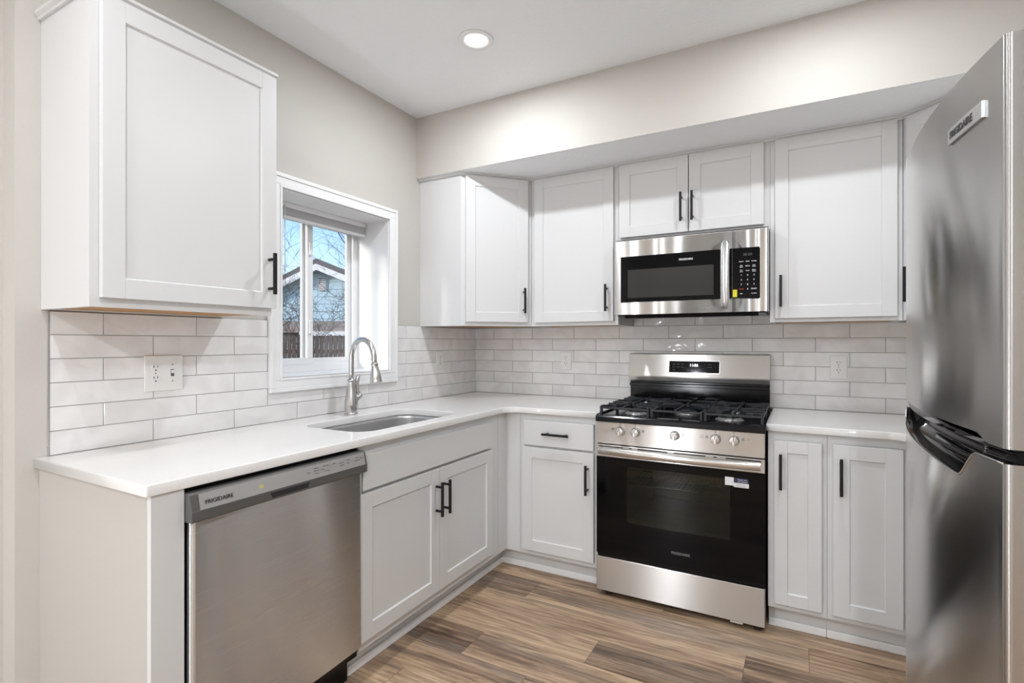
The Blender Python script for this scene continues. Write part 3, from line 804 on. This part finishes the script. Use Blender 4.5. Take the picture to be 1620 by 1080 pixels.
# care sticker (code itself left out)
st_ = MB().box(.597, .633, YFR-.0006, YFR+.0005, .622, .658).box(.633, .694, YFR-.0006, YFR+.0005, .617, .636).build('sticker', M['sticker'], dr)
MB().box(.633, .692, YFR-.0006, YFR+.0005, .6362, .657).build('sticker_header', M['navy'], dr)
texts([('Register your', .668, .6485), ('new appliance', .668, .6405)], .0070, M['white_ink'], dr, YFR-.0007, 'sticker_lettering')
texts([('Scan for owner', .662, .6285), ('support and guides', .662, .6215)], .0052, M['grey_ink'], dr, YFR-.0008, 'sticker_text')
m = MB()
m.box(.141, .143, -.628, -.101, .361, .659).box(w-.143, w-.141, -.628, -.101, .361, .659).box(.143, w-.143, -.103, -.101, .361, .659)
m.box(.143, w-.143, -.628, -.103, .361, .363).box(.143, w-.143, -.628, -.103, .657, .659)
m.build('oven_cavity', M['cavity'], t)
# rack seen through the window
m = MB()
for zz in (.555,):
    for yy in (-.59, -.45, -.32, -.2): m.tube([(.1435, yy, zz), (w-.1435, yy, zz)], .003, 6)
    for k in range(24): x = .155+k*.0197; m.tube([(x, -.595, zz+.003), (x, -.15, zz+.003)], .0016, 5)
m.build('oven_rack', M['bright_steel'], t)
# control panel, tilted slightly
m = MB().prism([(-.648, .7525), (-.640, .7525), (-.640, .861), (-.656, .861)][::-1], 0, w-.004, 'x')
m = MB().prism([(YFR+.001, .7525), (-.640, .7525), (-.640, .8605), (YFR-.001, .8605)], 0, w-.004, 'x')
cp = m.build('control_panel', M['steel'], t, bevel=.002)
kx = [1.275, 1.349, 1.532, 1.711, 1.787]
for i, X in enumerate(kx):
    x = X-RX0+.001; zc = .820
    m = MB().lathe([(.0225, 0), (.0225, -.004), (.020, -.006), (.0190, -.024), (.0175, -.027), (0, -.027)], (0, 0, 0), 28, 'y')
    m.box(-.0052, .0052, -.034, -.026, -.0175, .0175)
    for s in (-1, 1): m.box(s*.010-.0015, s*.010+.0015, -.030, -.026, -.014, .014)
    kb = m.build('knob', M['knob'], t, bevel=.0012); kb.location = (x, YFR-.001, zc)
    mk = MB().box(-.0012, .0012, -.0348, -.0338, .002, .0165); mk.build('pointer_mark', M['red_ink'] if i in (2, 3, 4) else M['ink'], kb)
lg = []
for i, X in enumerate(kx):
    m = MB()
    x = X-RX0; m.box(x-.0015, x+.0015, YFR-.0022, YFR-.0008, .8455, .8515)
    s = -1 if i in (0, 3) else 1; bx = x+s*.037
    for (a, b, c, d) in ((-.005, .005, .008, .009), (-.005, .005, -.001, 0), (-.005, -.004, 0, .008), (.004, .005, 0, .008)): m.box(bx+a, bx+b, YFR-.0022, YFR-.0008, .823+c, .823+d)
    m.box(bx-.002, bx+.002, YFR-.0022, YFR-.0008, .826, .829)
    m.build('burner_icon', M['ink'], cp)
texts([('OFF', X-RX0, .8535, .0055) for X in kx]+[('LITE', kx[3]-RX0-.056, .829, .0062), ('simmer', kx[3]-RX0-.058, .821, .0062), ('LITE', kx[4]-RX0+.058, .826, .0062)], .006, M['ink'], cp, YFR-.0012, 'panel_legends')
# cooktop
m = MB()
m.prism([(-.672, .8615), (-.672, .884), (-.664, .893), (-.640, .895), (-.632, .889), (-.10, .889), (-.09, .905), (-.035, .905), (-.035, .8615)], 0, w, 'x')
ct = m.build('cooktop', M['black_enamel'], t, bevel=.002)
for xa, xb in ((-.0001, .006), (w-.006, w+.0001)): MB().box(xa, xb, -.655, -.10, .888, .897).build('side_rim', M['black_enamel'], ct, bevel=.002)
for (x, y, r) in ((.16, -.51, .045), (.16, -.24, .036), (.38, -.375, .05), (.60, -.51, .052), (.60, -.24, .032)):
    m = MB().lathe([(r+.012, .889), (r+.010, .893), (r, .897), (r-.004, .903)], (x, y, 0), 28); bu = m.build('burner', M['silver'], t)
    MB().lathe([(r*.2, .9025), (r*.92, .9035), (r*.96, .908), (r*.80, .913), (0, .914)], (x, y, 0), 28).build('burner_cap', M['iron'], bu)
# three cast iron grates
def grate(x0, x1, mid):
    m = MB(); z0, z1 = .921, .934; b = .006; ya, yb = -.632, -.115
    def bar(xa, ya_, xb, yb_, zt=z1, wd=b, zb=None):
        a = Vector((xa, ya_)); c = Vector((xb, yb_)); e = (c-a).normalized(); n = Vector((-e.y, e.x))*wd
        m.prism([tuple(a-n), tuple(c-n), tuple(c+n), tuple(a+n)], (z0 if zb is None else zb), zt)
    bar(x0, ya, x1, ya, z1-.004); bar(x0, yb, x1, yb, z1-.004); bar(x0+b, ya, x0+b, yb, z1-.004); bar(x1-b, ya, x1-b, yb, z1-.004)
    ym_ = (ya+yb)/2; bar(x0, ym_, x1, ym_, z1-.002)
    xm = (x0+x1)/2; W_ = x1-x0
    cs = [(xm, -.375)] if mid else [(xm, -.51), (xm, -.24)]
    for cx, cy in cs:
        R = .030
        for k in range(8):
            a = PI/4*k+(0 if True else 0); dx, dy = math.cos(a), math.sin(a)
            # run from near the burner out to the frame
            tx = 1e9 if abs(dx) < 1e-6 else (W_/2-.004)/abs(dx)
            lim = (ym_-.0-cy if dy > 0 else cy-ya) if cy < ym_ else ((yb-cy) if dy > 0 else cy-ym_)
            if mid: lim = (yb-cy) if dy > 0 else (cy-ya)
            ty = 1e9 if abs(dy) < 1e-6 else abs(lim)/abs(dy)
            T_ = min(tx, ty); bar(cx+dx*R, cy+dy*R, cx+dx*T_, cy+dy*T_, z1+.004, .0050, z0+.001)
    if not mid:
        for yy in (-.59, -.43, -.32, -.16): bar(x0, yy, x0+W_*.30, yy, z1+.002, .0048); bar(x1-W_*.30, yy, x1, yy, z1+.002, .0048)
    for xx in (x0+b, x1-b):
        for yy in (ya+.004, yb-.004, ym_): m.box(xx-.006, xx+.006, yy-.008, yy+.008, .890, z1)
    m.build('grate', M['iron'], t, bevel=.0015)
grate(.010, .255, False); grate(.262, .498, True); grate(.505, .751, False)
# backguard
bgd = MB().box(.0, w-.012, -.066, -.012, .905, 1.022).build('backguard', M['black_enamel'], t)
MB().box(.0, w-.012, -.088, -.066, .997, 1.014).build('vent_lip', M['black_enamel'], bgd, bevel=.003)
m = MB(); prof = [(-.012, 1.0235), (-.070, 1.0235), (-.084, 1.030), (-.096, 1.050), (-.0975, 1.057), (-.072, 1.182), (-.066, 1.185), (-.012, 1.185)]
m.prism(prof, -.004, w-.010, 'x'); cpn = m.build('clock_panel', M['steel'], t, bevel=.0015)
# display on the slanted face
sl = math.atan2(.0255, .125)

def on_slope(o, y0, z0, y1, z1, lift):
    # lay a mesh drawn at y = 0 onto the sloping face from (y0, z0) to (y1, z1)
    nl = Vector((y0-y1, 0)); e = Vector((y1-y0, z1-z0)).normalized(); nx = Vector((-e.y, e.x))
    if nx.x > 0: nx = -nx
    for v in o.data.vertices:
        k = v.co.z-z0; d = -v.co.y+lift
        v.co.y = y0+e.x*k+nx.x*d; v.co.z = z0+e.y*k+nx.y*d
F0 = (-.0975, 1.057, -.072, 1.182)
dx0, dx1 = 1.385-RX0, 1.655-RX0
o = MB().box(dx0, dx1, -.0012, 0, 1.0805, 1.146).build('display', M['gloss_black'], cpn); on_slope(o, *F0, 0)
o = MB().box(dx0-.0025, dx1+.0025, -.0005, 0, 1.078, 1.1485).build('display_bezel', M['bright_steel'], cpn); on_slope(o, *F0, 0)
xc = (dx0+dx1)/2
o = texts([('11:06', xc, 1.1165, .021)], .02, M['digits'], cpn, 0, 'clock_digits'); on_slope(o, *F0, .0014)
lab = [('Bake', dx0+.026, 1.126), ('Broil', dx0+.050, 1.126), ('Conv', dx0+.073, 1.126), ('START', dx1-.050, 1.126), ('Clean', dx0+.026, 1.110), ('Warm', dx0+.050, 1.110), ('Steam', dx0+.073, 1.110),
       ('CANCEL', dx1-.050, 1.110), ('Light', dx0+.026, 1.095), ('Lock', xc-.03, 1.095), ('Timer', xc-.010, 1.095), ('Clock', xc+.010, 1.095), ('Set', xc+.03, 1.095), ('+', dx1-.078, 1.126), ('-', dx1-.078, 1.110)]
o = texts([(a, b, c, .0068) for a, b, c in lab], .007, M['grey_ink'], cpn, 0, 'display_legends'); on_slope(o, *F0, .0014)

# ---------------------------------------------------------------- MICROWAVE
t = thing('microwave', 'over-the-range stainless microwave with black window and keypad, under the short wall cabinet', 'microwave', (RX0+.0035, 0, 1.398))
w = .757; YM = -.400
MB().box(.003, w-.002, -.372, -.010, .004, .4035).build('casing', M['black_enamel'], t, bevel=.002)
m = MB().box(.02, w-.02, -.390, -.02, -.006, .0035)
m.build('underside_vent', M['black_enamel'], t)
m = MB()
m.prism([(-.398, -.0005), (-.3725, -.0005), (-.3725, -.020), (-.386, -.020)][::-1], .06, w-.045, 'x'); m.build('grease_lip', M['black_enamel'], t, bevel=.002)
xs = .597
dpts = [(0, -.3722), (0, -.388)]+[(.010-.010*math.cos(a), -.390-.010*math.sin(a)) for a in [PI/2*k/5 for k in range(6)]][:]+[(xs-.001, YM), (xs-.001, -.3722)]
door = panel_mesh(dpts, .0, .3915, M['steel'], 'door', t)
cpts = [(xs+.001, -.3722), (xs+.001, YM)]+[(w-.010+.010*math.sin(a), -.390-.010*math.cos(a)) for a in [PI/2*k/5 for k in range(6)]]+[(w, -.3722)]
cpm = panel_mesh(cpts, .0, .3915, M['steel'], 'control_panel', t)
MB().box(-.001, w+.0, -.378, -.3, .3920, .398).build('top_grille', M['silver'], t)
MB().box(.040, .5955, YM-.0012, YM+.001, .065, .308).build('door_glass', M['gloss_black'], door)
m = MB().prism(rrect(.079, .511, .0875, .2365, .004, 3), YM-.0018, YM-.001, 'y'); m.build('viewing_window', M['mw_window'], door)
m = MB().prism([(xs+.0012, .066), (xs+.117, .060), (xs+.122, .065), (xs+.122, .300), (xs+.117, .3065), (xs+.0012, .3075)], YM-.0012, YM+.001, 'y')
m.build('keypad', M['gloss_black'], cpm)
text('FRIGIDAIRE', .0135, M['white_ink'], door, (.344, YM-.0016, .2685), 'logo_lettering', off=.0003)
# curved handle, a broad bowed strip
hx0, hx1 = .545, .587; m = MB(); vs = []; n = 22
for k in range(n+1):
    u = k/n; z = .018+.330*u; b = math.sin(PI*u)**.55 if 0 < u < 1 else 0; y = YM-.004-.034*b
    hw_ = (hx1-hx0)/2*(1-.0*u); r = 1.0
    if u < .06: r = math.sqrt(max(0, 1-((.06-u)/.06)**2))*.5+.5
    if u > .94: r = math.sqrt(max(0, 1-((u-.94)/.06)**2))*.5+.5
    c = (hx0+hx1)/2; hh = hw_*r
    vs += [(c-hh, y+.001, z), (c-hh*.6, y-.003, z), (c, y-.0042, z), (c+hh*.6, y-.003, z), (c+hh, y+.001, z), (c+hh, y+.004, z), (c, y+.004, z), (c-hh, y+.004, z)]
K = 8
m.add(vs, [(i*K+k, i*K+(k+1) % K, (i+1)*K+(k+1) % K, (i+1)*K+k) for i in range(n) for k in range(K)], 0, True)
m.add(vs, [list(range(K))[::-1], [n*K+k for k in range(K)]])
m.build('handle', M['steel_cool'], door)
kx0, kx1, kx2 = xs+.040, xs+.068, xs+.096
rows = [('Popcorn', 'Potato', 'Beverage'), ('Melt Soften', 'Defrost', 'Keep Warm'), ('Time Cook', 'Power', 'Sensor Reheat')]
it = []
for r, row in enumerate(rows):
    z = .2405-.0225*r
    for x, s in zip((kx0, kx1, kx2), row):
        ps = s.split(' ')
        if len(ps) == 2: it += [(ps[0], x, z+.002, .0058), (ps[1], x, z-.005, .0058)]
        else: it.append((s, x, z-.001, .0060))
for r in range(3):
    for c, x in enumerate((kx0, kx1, kx2)): it.append((str(3*r+c+1), x, .172-.0225*r, .0105))
it += [('0', kx1, .105, .0105), ('START', kx2, .106, .0085), ('Light', kx0, .085, .006), ('Fan Hi/Lo', kx2, .085, .006)]
texts(it, .006, M['white_ink'], cpm, YM-.0014, 'key_legends', off=.0002)
texts([('STOP', kx0, .106, .0085)], .006, M['red_ink'], cpm, YM-.0014, 'stop_legend', off=.0002)
texts([('88:88', kx1, .268, .018), ('o', kx0, .069, .008), ('!', kx0+.018, .069, .008), ('^', kx1+.012, .069, .008), ('=', kx2, .069, .008)], .01, M['faint_ink'], cpm, YM-.0014, 'dim_display')
MB().box(xs+.0025, xs+.0215, YM-.0020, YM-.0012, .071, .107).build('yellow_sticker', M['yellow'], cpm)

# ---------------------------------------------------------------- REFRIGERATOR (faces -x)
FY0, FW, FX = -1.392, .745, 2.289
t = thing('refrigerator', 'tall stainless steel top-freezer refrigerator at the right edge of the room', 'refrigerator', (FX, FY0, 0), -R90)
# local: x runs from the far side to the near side, -y is towards the room
H = 1.680; SAG = .034
MB().box(.004, FW-.004, .062, .745, .03, 1.668).build('cabinet_body', M['steel_side'], t, bevel=.006)
MB().box(.02, FW-.02, .045, .062, .09, 1.66).build('door_gasket', M['rubber'], t)
MB().box(.01, FW-.01, .05, .10, .012, .088).build('base_grille', M['dark_plastic'], t)
for x in (.06, FW-.06):
    for y in (.12, .70): MB().lathe([(.02, 0), (.02, .031)], (x, y, 0), 12).build('foot', M['rubber'], t)
def front_y(u): return -SAG*math.sin(PI*min(max(u, 0), 1))**.9
def door_outline(r=.009):
    # list of (x, y, u)
    P = [(0, .044, 0), (0, r, 0)]
    for k in range(1, 6): a = PI/2*k/6; P.append((r-r*math.cos(a), r-r*math.sin(a), 0))
    N_ = 64
    for k in range(N_+1):
        u = k/N_; x = r+(FW-2*r)*u; P.append((x, -4*SAG*u*(1-u), u))
    for k in range(1, 6): a = PI/2*k/6; P.append((FW-r+r*math.sin(a), r-r*math.cos(a), 1))
    P += [(FW, r, 1), (FW, .044, 1)]
    return P
def fdoor(name, zb, zt):
    P = door_outline(); n = len(P); m = MB()
    vs = [(x, y, zb(x)) for x, y, u in P]+[(x, y, zt(x)) for x, y, u in P]
    m.add(vs, [(i, i+1, n+i+1, n+i) for i in range(n-1)], 0, True)
    # returns and back
    ins = [(max(.004, min(FW-.004, x)), .044, z) for (x, y, z) in vs]
    m.add(vs[:n]+ins[:n], [(i+1, i, n+i, n+i+1) for i in range(n-1)])
    m.add(vs[n:]+ins[n:], [(i, i+1, n+i+1, n+i) for i in range(n-1)])
    m.add([vs[0], vs[n], vs[n-1], vs[2*n-1]], [(0, 1, 3, 2)])
    return m.build(name, M['fridge_steel'], t)
def sst(a, b, x): k = min(1, max(0, (x-a)/(b-a))); return k*k*(3-2*k)
def ztop_low(x):
    base = 1.0795
    left = sst(.004, .05, x); right = 1-sst(.600, .668, x)
    depth = .030+.018*min(1, x/.6)
    return base+.006*(1-x/FW)*0-depth*left*right
def zbot_up(x):
    s = sst(.0, .08, x)*(1-sst(.665, .70, x)); return 1.1005+.012*s
fz = fdoor('freezer_door', zbot_up, lambda x: H)
fr_ = fdoor('fridge_door', lambda x: .095, ztop_low)
# glossy black grip insert between the doors, scooped
m = MB(); N_ = 60; prof = []
rowsv = []
for k in range(N_+1):
    x = .004+(FW-.008)*k/N_; u = min(1, max(0, (x-.009)/(FW-.018))); yf = -4*SAG*u*(1-u)+.0012; zt = ztop_low(x); sc = (1.0795-zt)/.045
    if x < .009 or x > FW-.009: yf = .006
    rowsv.append([(x, yf+.002, zt-.012), (x, yf-.0008, zt-.002), (x, yf+.003, zt+.0012), (x, yf+.006+.016*sc, zt-.006*sc+.002), (x, yf+.008+.030*sc, zt+.004+.004*sc), (x, yf+.009+.034*sc, zt+(1.094-zt)*.5), (x, yf+.008+.022*sc, 1.093), (x, yf+.004, 1.0965), (x, .040, 1.0970), (x, .040, zt-.012)])
K = 10; vs = sum(rowsv, [])
m.add(vs, [(i*K+k, i*K+(k+1) % K, (i+1)*K+(k+1) % K, (i+1)*K+k) for i in range(N_) for k in range(K)], 0, True)
m.add(vs, [list(range(K))[::-1], [N_*K+k for k in range(K)]])
m.build('grip_insert', M['gloss_black'], t)
# bright bead along the edge of the scoop
pts = []
for k in range(N_+1):
    x = .006+(FW-.012)*k/N_; u = min(1, max(0, (x-.009)/(FW-.018))); pts.append((x, -4*SAG*u*(1-u)-.0003, ztop_low(x)))
MB().tube(pts, .0016, 6).build('edge_bead', M['bright_steel'], t)
MB().box(.006, FW-.006, .012, .043, 1.0975, 1.1000).build('freezer_door_cap', M['rubber'], t)
# badge near the top
bx0, bx1 = FW-.052-.118, FW-.052
def fy(x): u = (x-.009)/(FW-.018); return -4*SAG*u*(1-u)
m = MB(); nb = 6
vs = []
for k in range(nb+1):
    x = bx0+(bx1-bx0)*k/nb; y = fy(x); vs += [(x, y-.0045, 1.585), (x, y-.0045, 1.6105), (x, y+.0005, 1.6105), (x, y+.0005, 1.585)]
m.add(vs, [(i*4+k, i*4+(k+1) % 4, (i+1)*4+(k+1) % 4, (i+1)*4+k) for i in range(nb) for k in range(4)]+[(3, 2, 1, 0), (nb*4, nb*4+1, nb*4+2, nb*4+3)])
m.build('badge', M['badge'], fz, bevel=.0008)
o = text('FRIGIDAIRE', .0165, M['ink'], fz, (0, 0, 0), 'badge_lettering', sx=.98, off=.0003)
for v in o.data.vertices: v.co.x += bx0+.009; v.co.z += 1.5925; v.co.y += fy(v.co.x)-.0049

# ---------------------------------------------------------------- RECESSED LIGHTS
for i, (x, y) in enumerate(LIGHTS):
    lab = ['round recessed ceiling light shining near the window side of the kitchen ceiling',
           'round recessed ceiling light on the refrigerator side, outside the picture',
           'round recessed ceiling light above the open left end of the counter, outside the picture',
           'round recessed ceiling light above the photographer, outside the picture',
           'round recessed ceiling light at the far rear left, outside the picture',
           'round recessed ceiling light at the far rear right, outside the picture'][i]
    t = thing('ceiling_light', lab, 'ceiling light', (x, y, CEIL), 0, 'recessed ceiling lights')
    MB().lathe([(.048, -.0005), (.049, -.003), (.060, -.0055), (.076, -.0045), (.080, -.0005)], (0, 0, 0), 40).build('trim_ring', M['trim'], t)
    MB().lathe([(.0485, -.0008), (.0485, -.0035), (0, -.0045)], (0, 0, 0), 40).build('lens', M['lens'], t)
    ld = bpy.data.lights.new('downlight_lamp', 'AREA'); ld.shape = 'DISK'; ld.size = .09; ld.energy = LAMP_W[i]; ld.color = LAMP_C
    lo = bpy.data.objects.new('downlight_lamp', ld); C.objects.link(lo); lo.parent = t; lo.location = (0, 0, -.010)

t = thing('fill_globe_lamp', 'added fill light shaped as a glowing globe on a pole, unseen behind the photographer', 'lamp', (.78, -4.3, 0))  # invented lamp, added out of view to fill the room with soft light
MB().lathe([(.14, 0), (.14, .012), (.02, .022), (.012, .03)], (0, 0, 0), 32).build('base', M['nickel'], t)
MB().tube([(0, 0, .028), (0, 0, .59)], .009, 12).build('pole', M['nickel'], t)
MB().lathe([(.012, .59), (.04, .595), (.042, .60)], (0, 0, 0), 24).build('socket_cup', M['nickel'], t)
MB().lathe([(.001, .60)]+[(.10*math.cos(a), .702+.10*math.sin(a)) for a in [-PI/2+PI*k/16 for k in range(1, 16)]]+[(.001, .802)], (0, 0, 0), 32).build('fill_globe', M['globe'], t)

# ================================================================= OUTSIDE THE WINDOW
M['siding'] = plain('pale_blue_siding', (.50, .66, .74), .8, bump=.2, bscale=30)
M['roofing'] = plain('grey_shingles', (.16, .15, .15), .9, bump=.5, bscale=30)
M['fence'] = plain('weathered_fence_wood', (.17, .13, .11), .9, bump=.5, bscale=60)
M['bark'] = plain('bare_twig_bark', (.12, .085, .07), .9)
M['soil'] = plain('winter_ground', (.25, .19, .14), .95, bump=.5, bscale=5)
M['shed_roof'] = plain('tan_shed_roof', (.42, .33, .27), .9, bump=.3, bscale=10)
cy_, sy_ = math.cos(YAW), math.sin(YAW)
RV = Vector((cy_, sy_, 0)); FV = Vector((-sy_, cy_, 0)); CP = Vector((2.03644, -3.08878, 0))
struct('ground', MB().box(-45, 30, -45, 45, -.75, -.6), M['soil'])
def yard(r, d): return CP+RV*r+FV*d
# neighbour house: gable wall squarely facing the kitchen
p = yard(-5.44, 14.0)
t = thing('neighbour_house', 'pale blue clapboard house gable seen through the kitchen window', 'house', (p.x, p.y, -.6), YAW)
Ah = 3.33+.6; eL, eR = -4.6, 2.4; sl_l, sl_r = .50, .40
zl, zr_ = Ah+eL*sl_l, Ah-eR*sl_r
m = MB()
m.prism([(eL, 0), (eR, 0), (eR, zr_), (0, Ah), (eL, zl)], .03, 6, 'y')
# lapped boards
z = .1
while z < Ah-.12:
    xa = max(eL, -(Ah-z-.1)/sl_l); xb = min(eR, (Ah-z-.1)/sl_r)
    if xb-xa > .1: m.prism([(.0, z), (.03, z), (.03, z+.2), (.022, z+.2)], xa, xb, 'x')
    z += .2
m.build('clapboard_wall', M['siding'], t)
m = MB(); e = .25
for (xa, za, xb, zb) in ((eL-e, zl-e*sl_l, 0, Ah), (0, Ah, eR+e, zr_-e*sl_r)):
    m.prism([(xa, za+.02), (xb, zb+.02), (xb, zb+.16), (xa, za+.16)], -.3, 6.2, 'y')
m.build('roof', M['roofing'], t)
m = MB()
for (xa, za, xb, zb) in ((eL-e, zl-e*sl_l, 0, Ah), (0, Ah, eR+e, zr_-e*sl_r)):
    m.prism([(xa, za-.15), (xb, zb-.15), (xb, zb+.015), (xa, za+.015)], -.33, -.26, 'y')
m.build('rake_board', M['trim'], t)
m = MB().box(-.06, .16, -.04, .0, 3.26, 3.60)
for k in range(6): m.box(-.04, .14, -.055, -.04, 3.285+k*.05, 3.31+k*.05)
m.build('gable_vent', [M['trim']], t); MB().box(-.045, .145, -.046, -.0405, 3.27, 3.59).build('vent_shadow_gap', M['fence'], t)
# shed with low tan roof and gutter
p = yard(-5.9, 13.0)
t = thing('garden_shed', 'low shed with tan roof and pale gutter in front of the blue house', 'shed', (p.x, p.y, -.6), YAW)
MB().box(-1.4, 2.2, .3, .9, 0, 2.02).build('shed_wall', M['siding'], t)
m = MB().prism([(.0, 2.10), (.95, 2.36), (.95, 2.43), (.0, 2.17)], -1.5, 2.4, 'x'); m.build('shed_roof', M['shed_roof'], t)
MB().box(.35, 2.4, -.10, -.005, 2.02, 2.13).build('gutter', M['trim'], t)
# fence
p = yard(-5.6, 11.8)
t = thing('wooden_fence', 'weathered brown picket fence behind the bare shrubs in the yard', 'fence', (p.x, p.y, -.6), YAW)
rnd = random.Random(3)
for k in range(52):
    x = -3.0+k*.105; h_ = 2.02+rnd.uniform(-.015, .015)
    MB().prism([(x, 0), (x+.084, 0), (x+.084, h_-.04), (x+.062, h_), (x+.022, h_), (x, h_-.04)], 0, .02, 'y').build('picket', M['fence'], t)
MB().box(-3.0, 2.5, .021, .06, 1.6, 1.69).build('rail', M['fence'], t); MB().box(-3.0, 2.5, .021, .06, .4, .49).build('rail', M['fence'], t)
# stacked pale crate leaning at the fence
p = yard(-4.42, 8.9)
t = thing('lattice_crate', 'pale white lattice crate lying tilted before the fence', 'crate', (p.x, p.y, .93), YAW)
M['crate'] = M['trim']
m = MB()
for k in range(5): m.box(-.17+k*.075, -.13+k*.075, -.02, .0, -.18, .18)
for k in range(4): m.box(-.18, .18, -.035, -.0205, -.17+k*.105, -.12+k*.105)
o = m.build('slats', M['crate'], t); o.rotation_euler = (0, math.radians(35), 0)
MB().box(-.03, .03, -.06, -.036, -1.53, .1).build('post', M['fence'], t)
# bare trees
def branch(m, rnd, p, d, L_, r, depth):
    pts = [p]; rs = [r]; n = 4
    for i in range(n):
        d = (d+Vector((rnd.uniform(-.22, .22), rnd.uniform(-.22, .22), rnd.uniform(-.08, .16)))).normalized()
        p = p+d*L_/n; pts.append(p); rs.append(r*(1-.5*(i+1)/n))
        if depth > 0 and i > 0:
            for _ in range(2 if rnd.random() < .35 else 1):
                a = Vector((rnd.uniform(-1, 1), rnd.uniform(-1, 1), rnd.uniform(-.25, .7))).normalized()
                branch(m, rnd, p, (d*.55+a*.8).normalized(), L_*rnd.uniform(.5, .72), max(rs[-1]*.6, .0022), depth-1)
    m.tube(pts, rs, 5)
def tree(r_, d_, h, rad, depth, seed, label, lean=(0, 0), base=-.6, stems=1):
    rnd = random.Random(seed); p = yard(r_, d_)
    t = thing('bare_tree', label, 'tree', (p.x, p.y, base), 0, 'leafless trees and shrubs outside')
    m = MB()
    for s in range(stems):
        v = (RV*(lean[0]+rnd.uniform(-.3, .3)*(stems > 1))+FV*(lean[1]+rnd.uniform(-.3, .3)*(stems > 1))+Vector((0, 0, 1))).normalized()
        branch(m, rnd, Vector((rnd.uniform(-.1, .1)*(stems > 1), rnd.uniform(-.1, .1)*(stems > 1), 0)), v, h, rad, depth)
    m.build('branches', M['bark'], t)
tree(-4.2, 10.4, 1.7, .009, 3, 11, 'thin leafless shrub in front of the blue gable, middle of the window', stems=3)
tree(-3.55, 7.3, 1.7, .010, 4, 23, 'dense tangled leafless shrub filling the left window sash', stems=4)
tree(-5.05, 10.8, .7, .009, 3, 31, 'low leafless brush right in front of the picket fence', stems=12)
tree(-1.90, 8.0, 4.0, .022, 4, 48, 'leafless tree whose branches reach in at the top right of the window', lean=(-.06, .05))
tree(-10.2, 30, 5.6, .10, 4, 59, 'distant bare tree top behind the house roof peak', stems=2)
tree(-14.6, 48, 8.0, .12, 4, 61, 'farthest bare tree top, right of the house roof peak', stems=2)
